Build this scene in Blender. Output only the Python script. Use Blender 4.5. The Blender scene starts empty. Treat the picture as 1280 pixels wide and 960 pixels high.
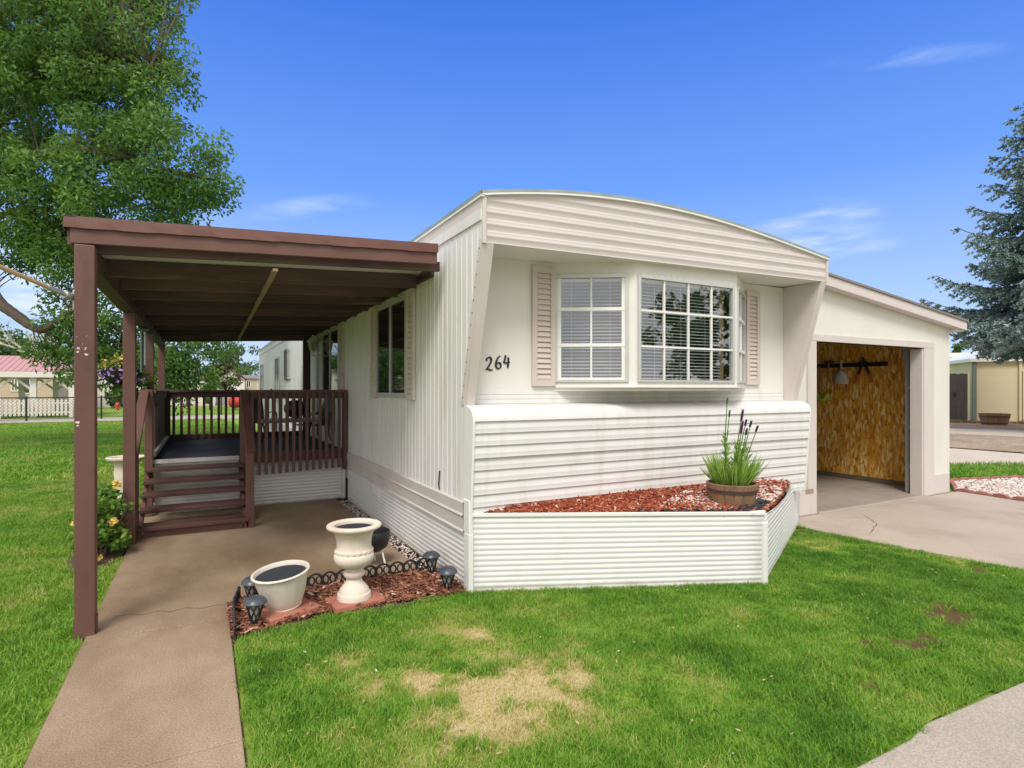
import bpy, math, random
import numpy as np
from mathutils import Vector, Matrix
random.seed(7); rng = np.random.default_rng(11)
R = math.radians
sc = bpy.context.scene
COL = sc.collection

# ------------------------------------------------------------------ camera
# world: x along the front of the home, y back along its left wall, z up; metres
YAW = R(28.192); CAMX, CAMY, CAMZ = -1.8597, -4.1980, 1.6
cam = bpy.data.cameras.new('camera'); camo = bpy.data.objects.new('camera', cam); COL.objects.link(camo)
camo.location = (CAMX, CAMY, CAMZ); camo.rotation_euler = (R(90), 0, -YAW)
cam.sensor_width = 36; cam.lens = 718.26/1280*36; cam.shift_y = 7/1280
cam.clip_start = 0.05; cam.clip_end = 3000
sc.camera = camo
# ------------------------------------------------------------------ sky and sun
SUN_AZ, SUN_EL = R(214), R(52)            # azimuth clockwise from +y
w = bpy.data.worlds.new('World'); sc.world = w; w.use_nodes = True
nt = w.node_tree; nt.nodes.clear()
def N(t, **k):
    n = nt.nodes.new(t)
    for a, b in k.items(): setattr(n, a, b)
    return n
def L(a, b): nt.links.new(a, b)
def math_(op, a, b=None, c=None, clamp=False):
    n = N('ShaderNodeMath', operation=op, use_clamp=clamp)
    for i, x in enumerate((a, b, c)):
        if x is None: continue
        if isinstance(x, (int, float)): n.inputs[i].default_value = x
        else: L(x, n.inputs[i])
    return n.outputs[0]
def maprange(x, a, b, c=0., d=1.):
    n = N('ShaderNodeMapRange', interpolation_type='SMOOTHSTEP')
    L(x, n.inputs[0])
    for i, q in enumerate((a, b, c, d)): n.inputs[i+1].default_value = q
    return n.outputs[0]
def mixc(fac, a, b, mode='MIX'):
    n = N('ShaderNodeMix', data_type='RGBA', blend_type=mode)
    if isinstance(fac, (int, float)): n.inputs[0].default_value = fac
    else: L(fac, n.inputs[0])
    for i, x in ((6, a), (7, b)):
        if isinstance(x, tuple): n.inputs[i].default_value = x + (1,)
        else: L(x, n.inputs[i])
    return n.outputs[2]
sky = N('ShaderNodeTexSky', sky_type='NISHITA', sun_disc=False, sun_elevation=SUN_EL, sun_rotation=SUN_AZ,
        air_density=1.0, dust_density=0.6, ozone_density=3.0)
tc = N('ShaderNodeTexCoord'); sep = N('ShaderNodeSeparateXYZ'); L(tc.outputs['Generated'], sep.inputs[0])
sx, sy, sz = sep.outputs
cr_ = N('ShaderNodeValToRGB'); L(sz, cr_.inputs[0]); e_ = cr_.color_ramp.elements
for _ in range(2): e_.new(.5)
for q_, (p_, c_) in zip(e_, ((.0,(.55,.68,.93)),(.14,(.37,.55,.94)),(.32,(.135,.335,.93)),(.58,(.034,.165,.76)))): q_.position = p_; q_.color = c_+(1,)
tint = N('ShaderNodeVectorMath', operation='SCALE'); L(cr_.outputs[0], tint.inputs[0]); tint.inputs[3].default_value = 9.2
skyc = mixc(.8, sky.outputs[0], tint.outputs[0])
# broken white cloud fills the half of the sky behind the photographer and overhead; the view is the clear half
fwd = math_('ADD', math_('MULTIPLY', sx, math.sin(YAW)), math_('MULTIPLY', sy, math.cos(YAW)))
nz = N('ShaderNodeTexNoise'); nz.inputs['Scale'].default_value = 2.6; nz.inputs['Detail'].default_value = 7; L(tc.outputs['Generated'], nz.inputs['Vector'])
edge = math_('ADD', math_('SUBTRACT', fwd, math_('MULTIPLY', sz, 0.55)), math_('MULTIPLY', math_('SUBTRACT', nz.outputs[0], 0.5), 0.5))
overcast = maprange(edge, 0.28, -0.15)
cloudcol = mixc(maprange(nz.outputs[0], 0.3, 0.7), (6.2, 6.4, 6.8), (11.5, 11.3, 11.0))
# thin wisps of cloud in the clear half, each round its own bearing
mp = N('ShaderNodeMapping'); mp.inputs['Scale'].default_value = (1.6, 1.6, 9.0); mp.inputs['Rotation'].default_value = (0, .10, 0); L(tc.outputs['Generated'], mp.inputs[0])
nw = N('ShaderNodeTexNoise'); nw.inputs['Scale'].default_value = 4.0; nw.inputs['Detail'].default_value = 6; nw.inputs['Roughness'].default_value = 0.55; L(mp.outputs[0], nw.inputs['Vector'])
wn = maprange(nw.outputs[0], 0.36, 0.72)
wisp = None
for bx, bz, rx, rz, amt in ((-.345,.318,.10,.016,.30),(.53,.285,.08,.035,.5),(.70,.58,.09,.012,.22),(.57,.25,.07,.02,.4),(-.95,.16,.35,.12,.6)):
    v3 = Vector((math.sin(YAW)+bx*math.cos(YAW), math.cos(YAW)-bx*math.sin(YAW), bz)).normalized()
    rt = Vector((math.cos(YAW), -math.sin(YAW), 0)); rt = (rt - v3*rt.dot(v3)).normalized(); upv = v3.cross(rt); upv = upv if upv.z > 0 else -upv
    def dotc(v): return math_('ADD', math_('ADD', math_('MULTIPLY', sx, v.x), math_('MULTIPLY', sy, v.y)), math_('MULTIPLY', sz, v.z))
    du, dv, df = dotc(rt), dotc(upv), dotc(v3)
    dv = math_('SUBTRACT', dv, math_('MULTIPLY', du, .10))
    r2 = math_('ADD', math_('POWER', math_('ABSOLUTE', math_('MULTIPLY', du, 1/rx)), 2.), math_('POWER', math_('ABSOLUTE', math_('MULTIPLY', dv, 1/rz)), 2.))
    mk = math_('MULTIPLY', maprange(r2, 1.6, .0), math_('GREATER_THAN', df, 0.))
    q = math_('MULTIPLY', math_('MULTIPLY', mk, wn), amt); wisp = q if wisp is None else math_('ADD', wisp, q)
base = mixc(math_('MINIMUM', wisp, .8), skyc, (7.6, 8.3, 9.4))
final = mixc(overcast, base, cloudcol)
bg = N('ShaderNodeBackground'); bg.inputs[1].default_value = 0.1; L(final, bg.inputs[0])
out = N('ShaderNodeOutputWorld'); L(bg.outputs[0], out.inputs[0])
sun = bpy.data.lights.new('sun', 'SUN'); suno = bpy.data.objects.new('sun', sun); COL.objects.link(suno)
sun.energy = 2.1; sun.angle = R(20); sun.color = (1.0, 0.955, 0.89)
S = Vector((math.sin(SUN_AZ)*math.cos(SUN_EL), math.cos(SUN_AZ)*math.cos(SUN_EL), math.sin(SUN_EL)))
suno.rotation_euler = S.to_track_quat('Z', 'Y').to_euler()
vs = sc.view_settings
vs.view_transform = 'Standard'; vs.look = 'None'; vs.exposure = 0.38; vs.gamma = 1.0; vs.use_curve_mapping = False
sc.render.engine = 'CYCLES'
sc.cycles.max_bounces = 6; sc.cycles.transparent_max_bounces = 12
sc.cycles.use_denoising = True

# ------------------------------------------------------------------ measuring
FPX, HOR = 718.26, 487.
FX, FY = math.sin(YAW), math.cos(YAW); RX, RY = math.cos(YAW), -math.sin(YAW)
def at(px, py, d):            # a point at distance d (along the view axis) read off the photograph
    a = (px-640)/FPX
    return Vector((CAMX + d*(FX + a*RX), CAMY + d*(FY + a*RY), CAMZ + d*(HOR-py)/FPX))
def gnd(px, py, z=0.):
    return at(px, py, FPX*(CAMZ-z)/(py-HOR))
def onV(px, py, v):
    a = (px-640)/FPX; d = (v-CAMY)/(FY + a*RY); return at(px, py, d)

# ------------------------------------------------------------------ mesh helper
class MB:
    def __init__(s): s.v = []; s.f = []
    def quadgrid(s, rows):                       # rows of points -> sheet
        b = len(s.v); n = len(rows[0])
        for r in rows: s.v += [tuple(p) for p in r]
        for i in range(len(rows)-1):
            for j in range(n-1):
                a = b+i*n+j; s.f.append((a, a+1, a+n+1, a+n))
        return s
    def box(s, x0, x1, y0, y1, z0, z1):
        b = len(s.v)
        s.v += [(x0,y0,z0),(x1,y0,z0),(x1,y1,z0),(x0,y1,z0),(x0,y0,z1),(x1,y0,z1),(x1,y1,z1),(x0,y1,z1)]
        s.f += [tuple(b+i for i in q) for q in ((0,3,2,1),(4,5,6,7),(0,1,5,4),(1,2,6,5),(2,3,7,6),(3,0,4,7))]
        return s
    def bar(s, p, q, w, h, up=(0,0,1)):          # box from p to q, w across, h along up
        p, q = Vector(p), Vector(q); d = (q-p).normalized(); up = Vector(up)
        a = d.cross(up)
        if a.length < 1e-5: a = d.cross(Vector((0,1,0)))
        a.normalize(); c = a.cross(d).normalized(); a *= w/2; c *= h/2
        b = len(s.v)
        for e in (p, q):
            s.v += [tuple(e-a-c), tuple(e+a-c), tuple(e+a+c), tuple(e-a+c)]
        s.f += [tuple(b+i for i in z) for z in ((0,1,2,3),(7,6,5,4),(0,4,5,1),(1,5,6,2),(2,6,7,3),(3,7,4,0))]
        return s
    def tube(s, pts, rad, n=8, cap=True):
        pts = [Vector(p) for p in pts]
        if isinstance(rad, (int, float)): rad = [rad]*len(pts)
        b = len(s.v); ref = None
        for i, p in enumerate(pts):
            d = (pts[min(i+1, len(pts)-1)] - pts[max(i-1, 0)])
            d = d.normalized() if d.length > 1e-9 else Vector((0,0,1))
            if ref is None: ref = d.orthogonal().normalized()
            a = (ref - d*ref.dot(d))
            a = a.normalized() if a.length > 1e-6 else d.orthogonal().normalized()
            ref = a; c = d.cross(a)
            for k in range(n):
                t = 2*math.pi*k/n; s.v.append(tuple(p + (a*math.cos(t)+c*math.sin(t))*rad[i]))
        for i in range(len(pts)-1):
            for k in range(n):
                a0 = b+i*n+k; a1 = b+i*n+(k+1) % n; s.f.append((a0, a1, a1+n, a0+n))
        if cap:
            s.f.append(tuple(b+k for k in reversed(range(n)))); m = b+(len(pts)-1)*n; s.f.append(tuple(m+k for k in range(n)))
        return s
    def lathe(s, prof, c=(0,0,0), n=32, mod=None, tilt=None):    # prof (r,z); mod(r,z,t)->r
        b = len(s.v); c = Vector(c)
        for r, z in prof:
            for k in range(n):
                t = 2*math.pi*k/n; rr = mod(r, z, t) if mod else r
                p = Vector((rr*math.cos(t), rr*math.sin(t), z))
                if tilt: p = tilt @ p
                s.v.append(tuple(c+p))
        for i in range(len(prof)-1):
            for k in range(n):
                a0 = b+i*n+k; a1 = b+i*n+(k+1) % n; s.f.append((a0, a1, a1+n, a0+n))
        if prof[0][0] > 1e-4: s.f.append(tuple(b+k for k in reversed(range(n))))
        if prof[-1][0] > 1e-4: m = b+(len(prof)-1)*n; s.f.append(tuple(m+k for k in range(n)))
        return s
    def prism(s, poly, z0, z1):                  # xy polygon (ccw)
        b = len(s.v); n = len(poly)
        s.v += [(x, y, z0) for x, y in poly] + [(x, y, z1) for x, y in poly]
        s.f.append(tuple(b+i for i in reversed(range(n)))); s.f.append(tuple(b+n+i for i in range(n)))
        for i in range(n): j = (i+1) % n; s.f.append((b+i, b+j, b+n+j, b+n+i))
        return s
    def slab(s, poly, d):                        # 3d polygon thickened by vector d
        b = len(s.v); n = len(poly); d = Vector(d)
        s.v += [tuple(p) for p in poly] + [tuple(Vector(p)+d) for p in poly]
        s.f.append(tuple(b+i for i in range(n))); s.f.append(tuple(b+n+i for i in reversed(range(n))))
        for i in range(n): j = (i+1) % n; s.f.append((b+i, b+n+i, b+n+j, b+j))
        return s
    def xf(s, M, start=0):
        for i in range(start, len(s.v)): s.v[i] = tuple(M @ Vector(s.v[i]))
        return s
    def build(s, name, m, parent=None, smooth=False, bevel=0., local=False, loc=None):
        me = bpy.data.meshes.new(name); vv = s.v
        o = bpy.data.objects.new(name, me); COL.objects.link(o)
        if parent is not None:
            if not local:
                root = parent
                while root.parent: root = root.parent
                off = root.location; vv = [(x-off[0], y-off[1], z-off[2]) for x, y, z in vv]
            o.parent = parent
        elif loc is not None: o.location = loc                      # verts already local
        else:
            a = np.array(vv); off = ((a[:,0].min()+a[:,0].max())/2, (a[:,1].min()+a[:,1].max())/2, a[:,2].min())
            vv = [(x-off[0], y-off[1], z-off[2]) for x, y, z in vv]; o.location = off
        me.from_pydata(vv, [], s.f); me.validate()
        import bmesh as _b
        bm = _b.new(); bm.from_mesh(me); _b.ops.recalc_face_normals(bm, faces=bm.faces); bm.to_mesh(me); bm.free()
        if smooth:
            me.shade_smooth()
            if smooth != 'all': me.set_sharp_from_angle(angle=R(38))
        if m is not None: me.materials.append(m)
        if bevel:
            md = o.modifiers.new('bevel', 'BEVEL'); md.width = bevel; md.segments = 2; md.limit_method = 'ANGLE'; md.angle_limit = R(40)
        return o
def np_mesh(name, verts, faces, m, parent=None, attrs=None, facedom=None, smooth=False):
    me = bpy.data.meshes.new(name); verts = np.asarray(verts, np.float32); faces = np.asarray(faces, np.int32)
    o = bpy.data.objects.new(name, me); COL.objects.link(o)
    if parent is not None:
        root = parent
        while root.parent: root = root.parent
        verts = verts - np.array(root.location, np.float32); o.parent = parent
    nf, k = faces.shape
    me.vertices.add(len(verts)); me.vertices.foreach_set('co', verts.ravel())
    me.loops.add(nf*k); me.loops.foreach_set('vertex_index', faces.ravel())
    me.polygons.add(nf); me.polygons.foreach_set('loop_start', np.arange(0, nf*k, k, dtype=np.int32))
    try: me.polygons.foreach_set('loop_total', np.full(nf, k, np.int32))
    except Exception: pass
    for nm, arr in (attrs or {}).items():
        a = me.attributes.new(nm, 'FLOAT', 'POINT'); a.data.foreach_set('value', np.asarray(arr, np.float32))
    me.update(calc_edges=True); me.validate()
    if smooth: me.shade_smooth()
    me.materials.append(m)
    return o
def tag(o, label=None, cat=None, group=None, kind=None):
    if label: o['label'] = label
    if cat: o['category'] = cat
    if group: o['group'] = group
    if kind: o['kind'] = kind
    return o
def thing(name, loc, label, cat, group=None, rz=0.):
    o = bpy.data.objects.new(name, None); COL.objects.link(o); o.empty_display_size = .1
    o.location = loc; o.rotation_euler = (0, 0, rz)
    return tag(o, label, cat, group)
def children(o): return [c for c in bpy.data.objects if c.parent == o]
def copy_tree(o, parent=None):
    c = o.copy(); COL.objects.link(c)
    if parent is not None: c.parent = parent
    for ch in children(o):
        copy_tree(ch, c)
    return c

# ------------------------------------------------------------------ materials
def newmat(name):
    m = bpy.data.materials.new(name); m.use_nodes = True
    return m, m.node_tree, m.node_tree.nodes['Principled BSDF']
def tn(t, ty, **k):
    n = t.nodes.new(ty)
    for a, b in k.items(): setattr(n, a, b)
    return n
def noise(t, scale, detail=4, vec=None, rough=.55, dist=0.):
    n = tn(t, 'ShaderNodeTexNoise'); n.inputs['Scale'].default_value = scale; n.inputs['Detail'].default_value = detail
    n.inputs['Roughness'].default_value = rough; n.inputs['Distortion'].default_value = dist
    if vec is not None: t.links.new(vec, n.inputs['Vector'])
    return n.outputs[0]
def pos(t, scale=(1,1,1), rot=(0,0,0)):
    g = tn(t, 'ShaderNodeNewGeometry'); mpn = tn(t, 'ShaderNodeMapping'); mpn.inputs['Scale'].default_value = scale; mpn.inputs['Rotation'].default_value = rot
    t.links.new(g.outputs['Position'], mpn.inputs[0]); return mpn.outputs[0]
def ramp(t, fac, stops, interp='LINEAR'):
    n = tn(t, 'ShaderNodeValToRGB'); cr = n.color_ramp; cr.interpolation = interp
    while len(cr.elements) < len(stops): cr.elements.new(.5)
    for e, (p, c) in zip(cr.elements, stops): e.position = p; e.color = (c + (1,)) if isinstance(c, tuple) else (c, c, c, 1)
    t.links.new(fac, n.inputs[0]); return n.outputs[0]
def mix(t, fac, a, b, mode='MIX'):
    n = tn(t, 'ShaderNodeMix', data_type='RGBA', blend_type=mode)
    if isinstance(fac, (int, float)): n.inputs[0].default_value = fac
    else: t.links.new(fac, n.inputs[0])
    for i, x in ((6, a), (7, b)):
        if isinstance(x, tuple): n.inputs[i].default_value = x+(1,)
        else: t.links.new(x, n.inputs[i])
    return n.outputs[2]
def bump(t, b, h, strength, dist=.01):
    n = tn(t, 'ShaderNodeBump'); n.inputs['Strength'].default_value = strength; n.inputs['Distance'].default_value = dist
    t.links.new(h, n.inputs['Height']); t.links.new(n.outputs[0], b.inputs['Normal'])
def scale_c(c, k): return tuple(min(1., x*k) for x in c)
def surf(name, c, rough=.6, var=.12, scale=3., stretch=(1,1,1), dirt=None, dirt_at=(.55,.8), dirt_scale=1.5, dirt_stretch=(1,1,1), bmp=.15, bscale=60, spec=.5, metal=0., bstretch=(1,1,1), grain=0., gscale=115, splash=None):
    m, t, b = newmat(name)
    n = noise(t, scale, 6, pos(t, stretch))
    col = ramp(t, n, [(.25, scale_c(c, 1-var)), (.75, scale_c(c, 1+var))])
    if dirt:
        d = noise(t, dirt_scale, 8, pos(t, dirt_stretch), .65)
        f = ramp(t, d, [(dirt_at[0], 0.), (dirt_at[1], .85)])
        col = mix(t, f, col, dirt)
    if splash:
        g0 = tn(t, 'ShaderNodeNewGeometry'); sp0 = tn(t, 'ShaderNodeSeparateXYZ'); t.links.new(g0.outputs['Position'], sp0.inputs[0]); z0 = tn(t, 'ShaderNodeMath', operation='MULTIPLY_ADD'); z0.inputs[1].default_value = -7.; t.links.new(sp0.outputs[2], z0.inputs[0]); t.links.new(noise(t, 7, 8, pos(t), .7), z0.inputs[2])
        col = mix(t, ramp(t, z0.outputs[0], [(.12, 0.), (.62, .75)]), col, splash)
    if grain: col = mix(t, 1., col, ramp(t, noise(t, gscale, 3, pos(t), .7), [(.40, 1-grain), (.60, 1.)]), 'MULTIPLY')
    t.links.new(col, b.inputs['Base Color'])
    b.inputs['Roughness'].default_value = rough; b.inputs['Specular IOR Level'].default_value = spec; b.inputs['Metallic'].default_value = metal
    if bmp: bump(t, b, noise(t, bscale, 4, pos(t, bstretch)), bmp, .004)
    return m
M = {}
M['siding'] = surf('white_siding', (.715,.70,.685), .5, .05, 2.5, (1,1,.35), (.55,.50,.42), (.5,.85), 2.2, (3,3,.4), .06, 25)
M['wallboard'] = surf('cream_wallboard', (.735,.71,.665), .65, .04, 2, (1,1,1), (.6,.55,.47), (.6,.95), 1.6, (2,2,.6), .12, 180)
M['pink'] = surf('pinkish_trim', (.61,.55,.52), .5, .06, 3, (1,1,.5), (.45,.36,.31), (.62,.9), 2.5, (1,1,2), .06, 30)
M['fascia'] = surf('pinkish_fascia', (.625,.56,.54), .45, .04, 2, (1,1,1), (.5,.43,.38), (.62,.95), 2.4, (1,1,3), .05, 25)
M['skirt'] = surf('white_skirting', (.745,.735,.72), .42, .04, 2.5, (1,1,1), (.55,.50,.42), (.55,.9), 2.6, (1,1,1.6), .05, 25, splash=(.40,.34,.25))
M['roofmetal'] = surf('aged_roof_metal', (.33,.38,.37), .45, .12, 4, (1,1,1), (.2,.23,.22), (.5,.8), 3, (1,1,1), .1, 40, metal=.35)
M['white'] = surf('white_paint', (.78,.77,.74), .4, .04, 4, bmp=.04)
M['alum'] = surf('dull_aluminium', (.56,.56,.545), .38, .08, 8, metal=.3, bmp=.05)
M['shutter'] = surf('beige_pink_shutter', (.60,.515,.465), .55, .05, 5, bmp=.05)
M['brown'] = surf('brown_paint', (.135,.062,.05), .5, .14, 4, (1,1,.4), (.06,.03,.025), (.55,.85), 3, (2,2,.7), .25, 45)
M['browntrim'] = surf('brown_flashing', (.13,.052,.04), .42, .12, 5, (1,1,1), (.25,.1,.09), (.62,.8), 3, (1,1,1), .2, 12)
M['tread'] = surf('worn_brown_boards', (.085,.036,.03), .55, .16, 6, (.4,4,4), (.2,.12,.1), (.6,.8), 5, (.6,4,4), .3, 30, bstretch=(.3,3,3))
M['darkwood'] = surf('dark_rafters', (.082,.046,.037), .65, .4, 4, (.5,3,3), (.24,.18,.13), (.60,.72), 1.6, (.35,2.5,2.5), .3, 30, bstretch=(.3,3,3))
M['barewood'] = surf('bare_wood', (.30,.21,.13), .7, .2, 6, (3,.5,3), bmp=.3)
M['greywood'] = surf('weathered_wood', (.17,.125,.1), .75, .25, 6, (3,.5,3), (.08,.045,.035), (.5,.8), 3, bmp=.3)
M['roofsheet'] = surf('pale_roof_sheet', (.52,.53,.48), .55, .1, 3, bmp=.1)
M['carpet'] = surf('deck_carpet', (.05,.055,.07), .95, .2, 9, (1,1,1), (.10,.105,.12), (.5,.85), 1.6, (1,1,1), .5, 260, spec=.2)
M['nosing'] = surf('worn_metal_nosing', (.5,.48,.45), .5, .15, 12, (1,1,1), (.14,.09,.08), (.58,.66), 9, (.6,3,3), .1, 60)
M['walk'] = surf('tan_concrete', (.43,.315,.215), .75, .16, 1.3, (1,1,1), (.20,.12,.062), (.37,.63), .75, (1,.6,1), .5, 120, spec=.4, grain=.36)
M['drive'] = surf('pale_concrete', (.52,.43,.355), .85, .08, 1.4, (1,1,1), (.29,.225,.17), (.5,.82), .8, (1,1,1), .35, 160, spec=.3, grain=.34)
M['garfloor'] = surf('garage_floor', (.32,.265,.22), .75, .15, 1.6, (1,1,1), (.14,.11,.09), (.55,.8), 1.2, (1,1,1), .2, 100)
M['street'] = surf('street_concrete', (.46,.395,.335), .85, .1, 1.6, (1,1,1), (.3,.25,.2), (.55,.85), 1.2, bmp=.5, bscale=120, grain=.3, gscale=110)
M['dirt'] = surf('bare_dirt', (.44,.33,.235), .95, .3, 1.3, (1,1,1), (.27,.21,.11), (.45,.75), .55, bmp=.5, bscale=30, grain=.5, gscale=22)
M['soil'] = surf('dark_soil', (.10,.062,.04), .95, .3, 9, bmp=.6, bscale=60)
M['mulchbase'] = surf('mulch_bed', (.24,.055,.026), .95, .35, 14, bmp=.8, bscale=70)
M['black'] = surf('black_metal', (.018,.019,.021), .45, .2, 10, bmp=.05)
M['blackplastic'] = surf('black_plastic', (.022,.023,.026), .5, .25, 12, (1,1,1), (.06,.06,.06), (.6,.8), 6, bmp=.1)
M['solarcap'] = surf('blue_grey_cap', (.055,.065,.08), .35, .15, 10, bmp=.05)
M['lampglass'] = surf('clear_lamp_glass', (.35,.35,.34), .15, .1, 10, bmp=0)
M['urn'] = surf('cast_stone', (.72,.62,.53), .8, .09, 5, (1,1,1), (.56,.42,.32), (.5,.8), 3.5, (1,1,1.5), .35, 90)
M['pot'] = surf('weathered_white_pot', (.68,.62,.53), .6, .08, 5, (1,1,1), (.3,.25,.18), (.58,.85), 5, (1,1,1.2), .25, 40)
M['potsoil'] = surf('black_potting_soil', (.022,.025,.032), .9, .3, 20, bmp=.6, bscale=90)
M['pavers'] = surf('red_paver', (.40,.15,.105), .85, .15, 8, bmp=.4, bscale=120)
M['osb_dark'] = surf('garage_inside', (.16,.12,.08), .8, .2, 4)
M['room'] = surf('dim_room', (.05,.045,.04), .9, .2, 2, bmp=0)
M['slat'] = surf('blind_slat', (.66,.66,.66), .5, .03, 5, bmp=0)
M['steel'] = surf('galvanised_track', (.5,.52,.52), .35, .08, 8, metal=.6, bmp=.05)
M['bark'] = surf('grey_bark', (.085,.062,.046), .9, .3, 6, (1,1,.3), bmp=.9, bscale=18, bstretch=(1,1,.25))
M['deadwood'] = surf('bleached_wood', (.48,.43,.37), .8, .2, 3, bmp=.2)
M['barkbrown'] = surf('brown_bark', (.085,.055,.04), .9, .3, 4, bmp=.6, bscale=14)
M['hydrant'] = surf('red_orange_paint', (.55,.075,.035), .5, .1, 6)
M['tankred'] = surf('red_tank_paint', (.50,.025,.022), .45, .1, 2)
M['redroof'] = surf('faded_red_roof', (.50,.26,.25), .5, .06, 1.2, bmp=.05)
M['peach'] = surf('peach_siding', (.52,.40,.31), .7, .04, .8, bmp=0)
M['farwhite'] = surf('far_white_siding', (.66,.63,.57), .7, .04, .7, bmp=0)
M['fartan'] = surf('far_tan_siding', (.50,.42,.31), .7, .05, .7, bmp=0)
M['farroof'] = surf('grey_shingles', (.22,.19,.18), .9, .15, 1.2, bmp=.2)
M['fartrim'] = surf('maroon_trim', (.17,.06,.055), .7, .1, 2, bmp=0)
M['beige'] = surf('beige_shed_wall', (.66,.57,.37), .7, .04, .8, bmp=.05)
M['gatewood'] = surf('dark_grey_gate_boards', (.085,.07,.068), .85, .2, 2, (1,1,.3), bmp=.3)
M['barrel'] = surf('barrel_oak', (.235,.135,.075), .75, .25, 9, (1,1,.35), (.10,.055,.035), (.52,.78), 6, (2,2,.5), .4, 50)
M['hoop'] = surf('rusty_hoop', (.07,.042,.03), .6, .25, 14, bmp=.2)
M['stoneedge'] = surf('red_scallop_brick', (.33,.125,.095), .85, .2, 8, bmp=.4)
M['rock'] = surf('tan_rock', (.33,.24,.17), .85, .25, 9, bmp=.5, bscale=30)
M['polewood'] = surf('varnished_pole', (.55,.37,.22), .4, .12, 4, (2,2,2), bmp=.05)
M['sage'] = surf('sage_paint', (.17,.20,.16), .6, .08, 3)
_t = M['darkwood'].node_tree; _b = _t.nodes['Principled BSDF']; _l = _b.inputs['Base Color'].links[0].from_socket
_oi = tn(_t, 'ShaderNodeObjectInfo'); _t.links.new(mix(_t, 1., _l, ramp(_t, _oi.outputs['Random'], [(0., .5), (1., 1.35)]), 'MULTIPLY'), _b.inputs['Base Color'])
def plain(name, c, rough=.5, **k):
    return surf(name, c, rough, .08, 6, bmp=0, **k)
M['ink'] = plain('black_numerals', (.012,.012,.012), .5)
M['orange'] = plain('orange_grip', (.55,.13,.02)); M['lime'] = plain('lime_webbing', (.45,.62,.03)); M['scoopwhite'] = plain('offwhite_plastic', (.62,.58,.5))
M['tabletop'] = plain('tan_table_top', (.30,.20,.15)); M['chimegreen'] = plain('green_grey_chime', (.09,.13,.12), .4)
def glass_mat(name, tint=(.9,.93,.93)):
    m, t, b = newmat(name); t.nodes.remove(b); o = t.nodes['Material Output']
    tr = tn(t, 'ShaderNodeBsdfTransparent'); tr.inputs[0].default_value = tint+(1,)
    gl = tn(t, 'ShaderNodeBsdfGlossy'); gl.inputs['Roughness'].default_value = .015
    gm = tn(t, 'ShaderNodeNewGeometry'); dt = tn(t, 'ShaderNodeVectorMath', operation='DOT_PRODUCT'); t.links.new(gm.outputs['Normal'], dt.inputs[0]); t.links.new(gm.outputs['Incoming'], dt.inputs[1])
    def mm(op, a, b_=None):
        n = tn(t, 'ShaderNodeMath', operation=op)
        for i_, x in enumerate((a, b_)):
            if x is None: continue
            if isinstance(x, (int, float)): n.inputs[i_].default_value = x
            else: t.links.new(x, n.inputs[i_])
        return n.outputs[0]
    fac = mm('MULTIPLY_ADD', mm('POWER', mm('SUBTRACT', 1., mm('ABSOLUTE', dt.outputs['Value'])), 4.)); fac.node.inputs[1].default_value = .8; fac.node.inputs[2].default_value = .27
    bp = tn(t, 'ShaderNodeBump'); bp.inputs['Strength'].default_value = .008; bp.inputs['Distance'].default_value = .05
    t.links.new(noise(t, 2.5, 1, pos(t)), bp.inputs['Height']); t.links.new(bp.outputs[0], gl.inputs['Normal'])
    mx = tn(t, 'ShaderNodeMixShader'); t.links.new(fac, mx.inputs[0]); t.links.new(tr.outputs[0], mx.inputs[1]); t.links.new(gl.outputs[0], mx.inputs[2]); t.links.new(mx.outputs[0], o.inputs[0])
    return m
M['glass'] = glass_mat('window_glass')
m, t, b = newmat('dark_window_glass'); b.inputs['Base Color'].default_value = (.012,.014,.014,1); b.inputs['Roughness'].default_value = .03; b.inputs['IOR'].default_value = 1.9
bump(t, b, noise(t, 1.5, 1, pos(t)), .03, .05); M['darkglass'] = m
# oriented strand board
m, t, b = newmat('strand_board')
def flakes(rot, sc_):
    v = tn(t, 'ShaderNodeTexVoronoi'); v.inputs['Scale'].default_value = 1.; v.inputs['Randomness'].default_value = 1.
    n0 = tn(t, 'ShaderNodeTexNoise'); n0.inputs['Scale'].default_value = 3.; t.links.new(pos(t), n0.inputs['Vector'])
    mp_ = tn(t, 'ShaderNodeMapping'); mp_.inputs['Rotation'].default_value = (rot, 0, 0); mp_.inputs['Scale'].default_value = sc_
    g = tn(t, 'ShaderNodeNewGeometry'); va = tn(t, 'ShaderNodeVectorMath', operation='MULTIPLY_ADD'); va.inputs[1].default_value = (.06,.06,.06)
    t.links.new(n0.outputs['Color'], va.inputs[0]); t.links.new(g.outputs['Position'], va.inputs[2]); t.links.new(va.outputs[0], mp_.inputs[0]); t.links.new(mp_.outputs[0], v.inputs['Vector'])
    s = tn(t, 'ShaderNodeSeparateColor'); t.links.new(v.outputs['Color'], s.inputs[0]); return s.outputs
f1 = flakes(.5, (9, 34, 8)); f2 = flakes(-.8, (9, 40, 10))
sel = tn(t, 'ShaderNodeMath', operation='GREATER_THAN'); t.links.new(f1[1], sel.inputs[0]); t.links.new(f2[1], sel.inputs[1])
mxf = tn(t, 'ShaderNodeMix'); t.links.new(sel.outputs[0], mxf.inputs[0]); t.links.new(f1[0], mxf.inputs[2]); t.links.new(f2[0], mxf.inputs[3])
c_ = ramp(t, mxf.outputs[0], [(0., (.36,.13,.010)), (.22, (.62,.26,.02)), (.6, (.80,.385,.04)), (.82, (.88,.53,.11)), (1., (.94,.76,.38))])
st = ramp(t, noise(t, 1.1, 5, pos(t)), [(.45, 0.), (.85, .6)])
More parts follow.
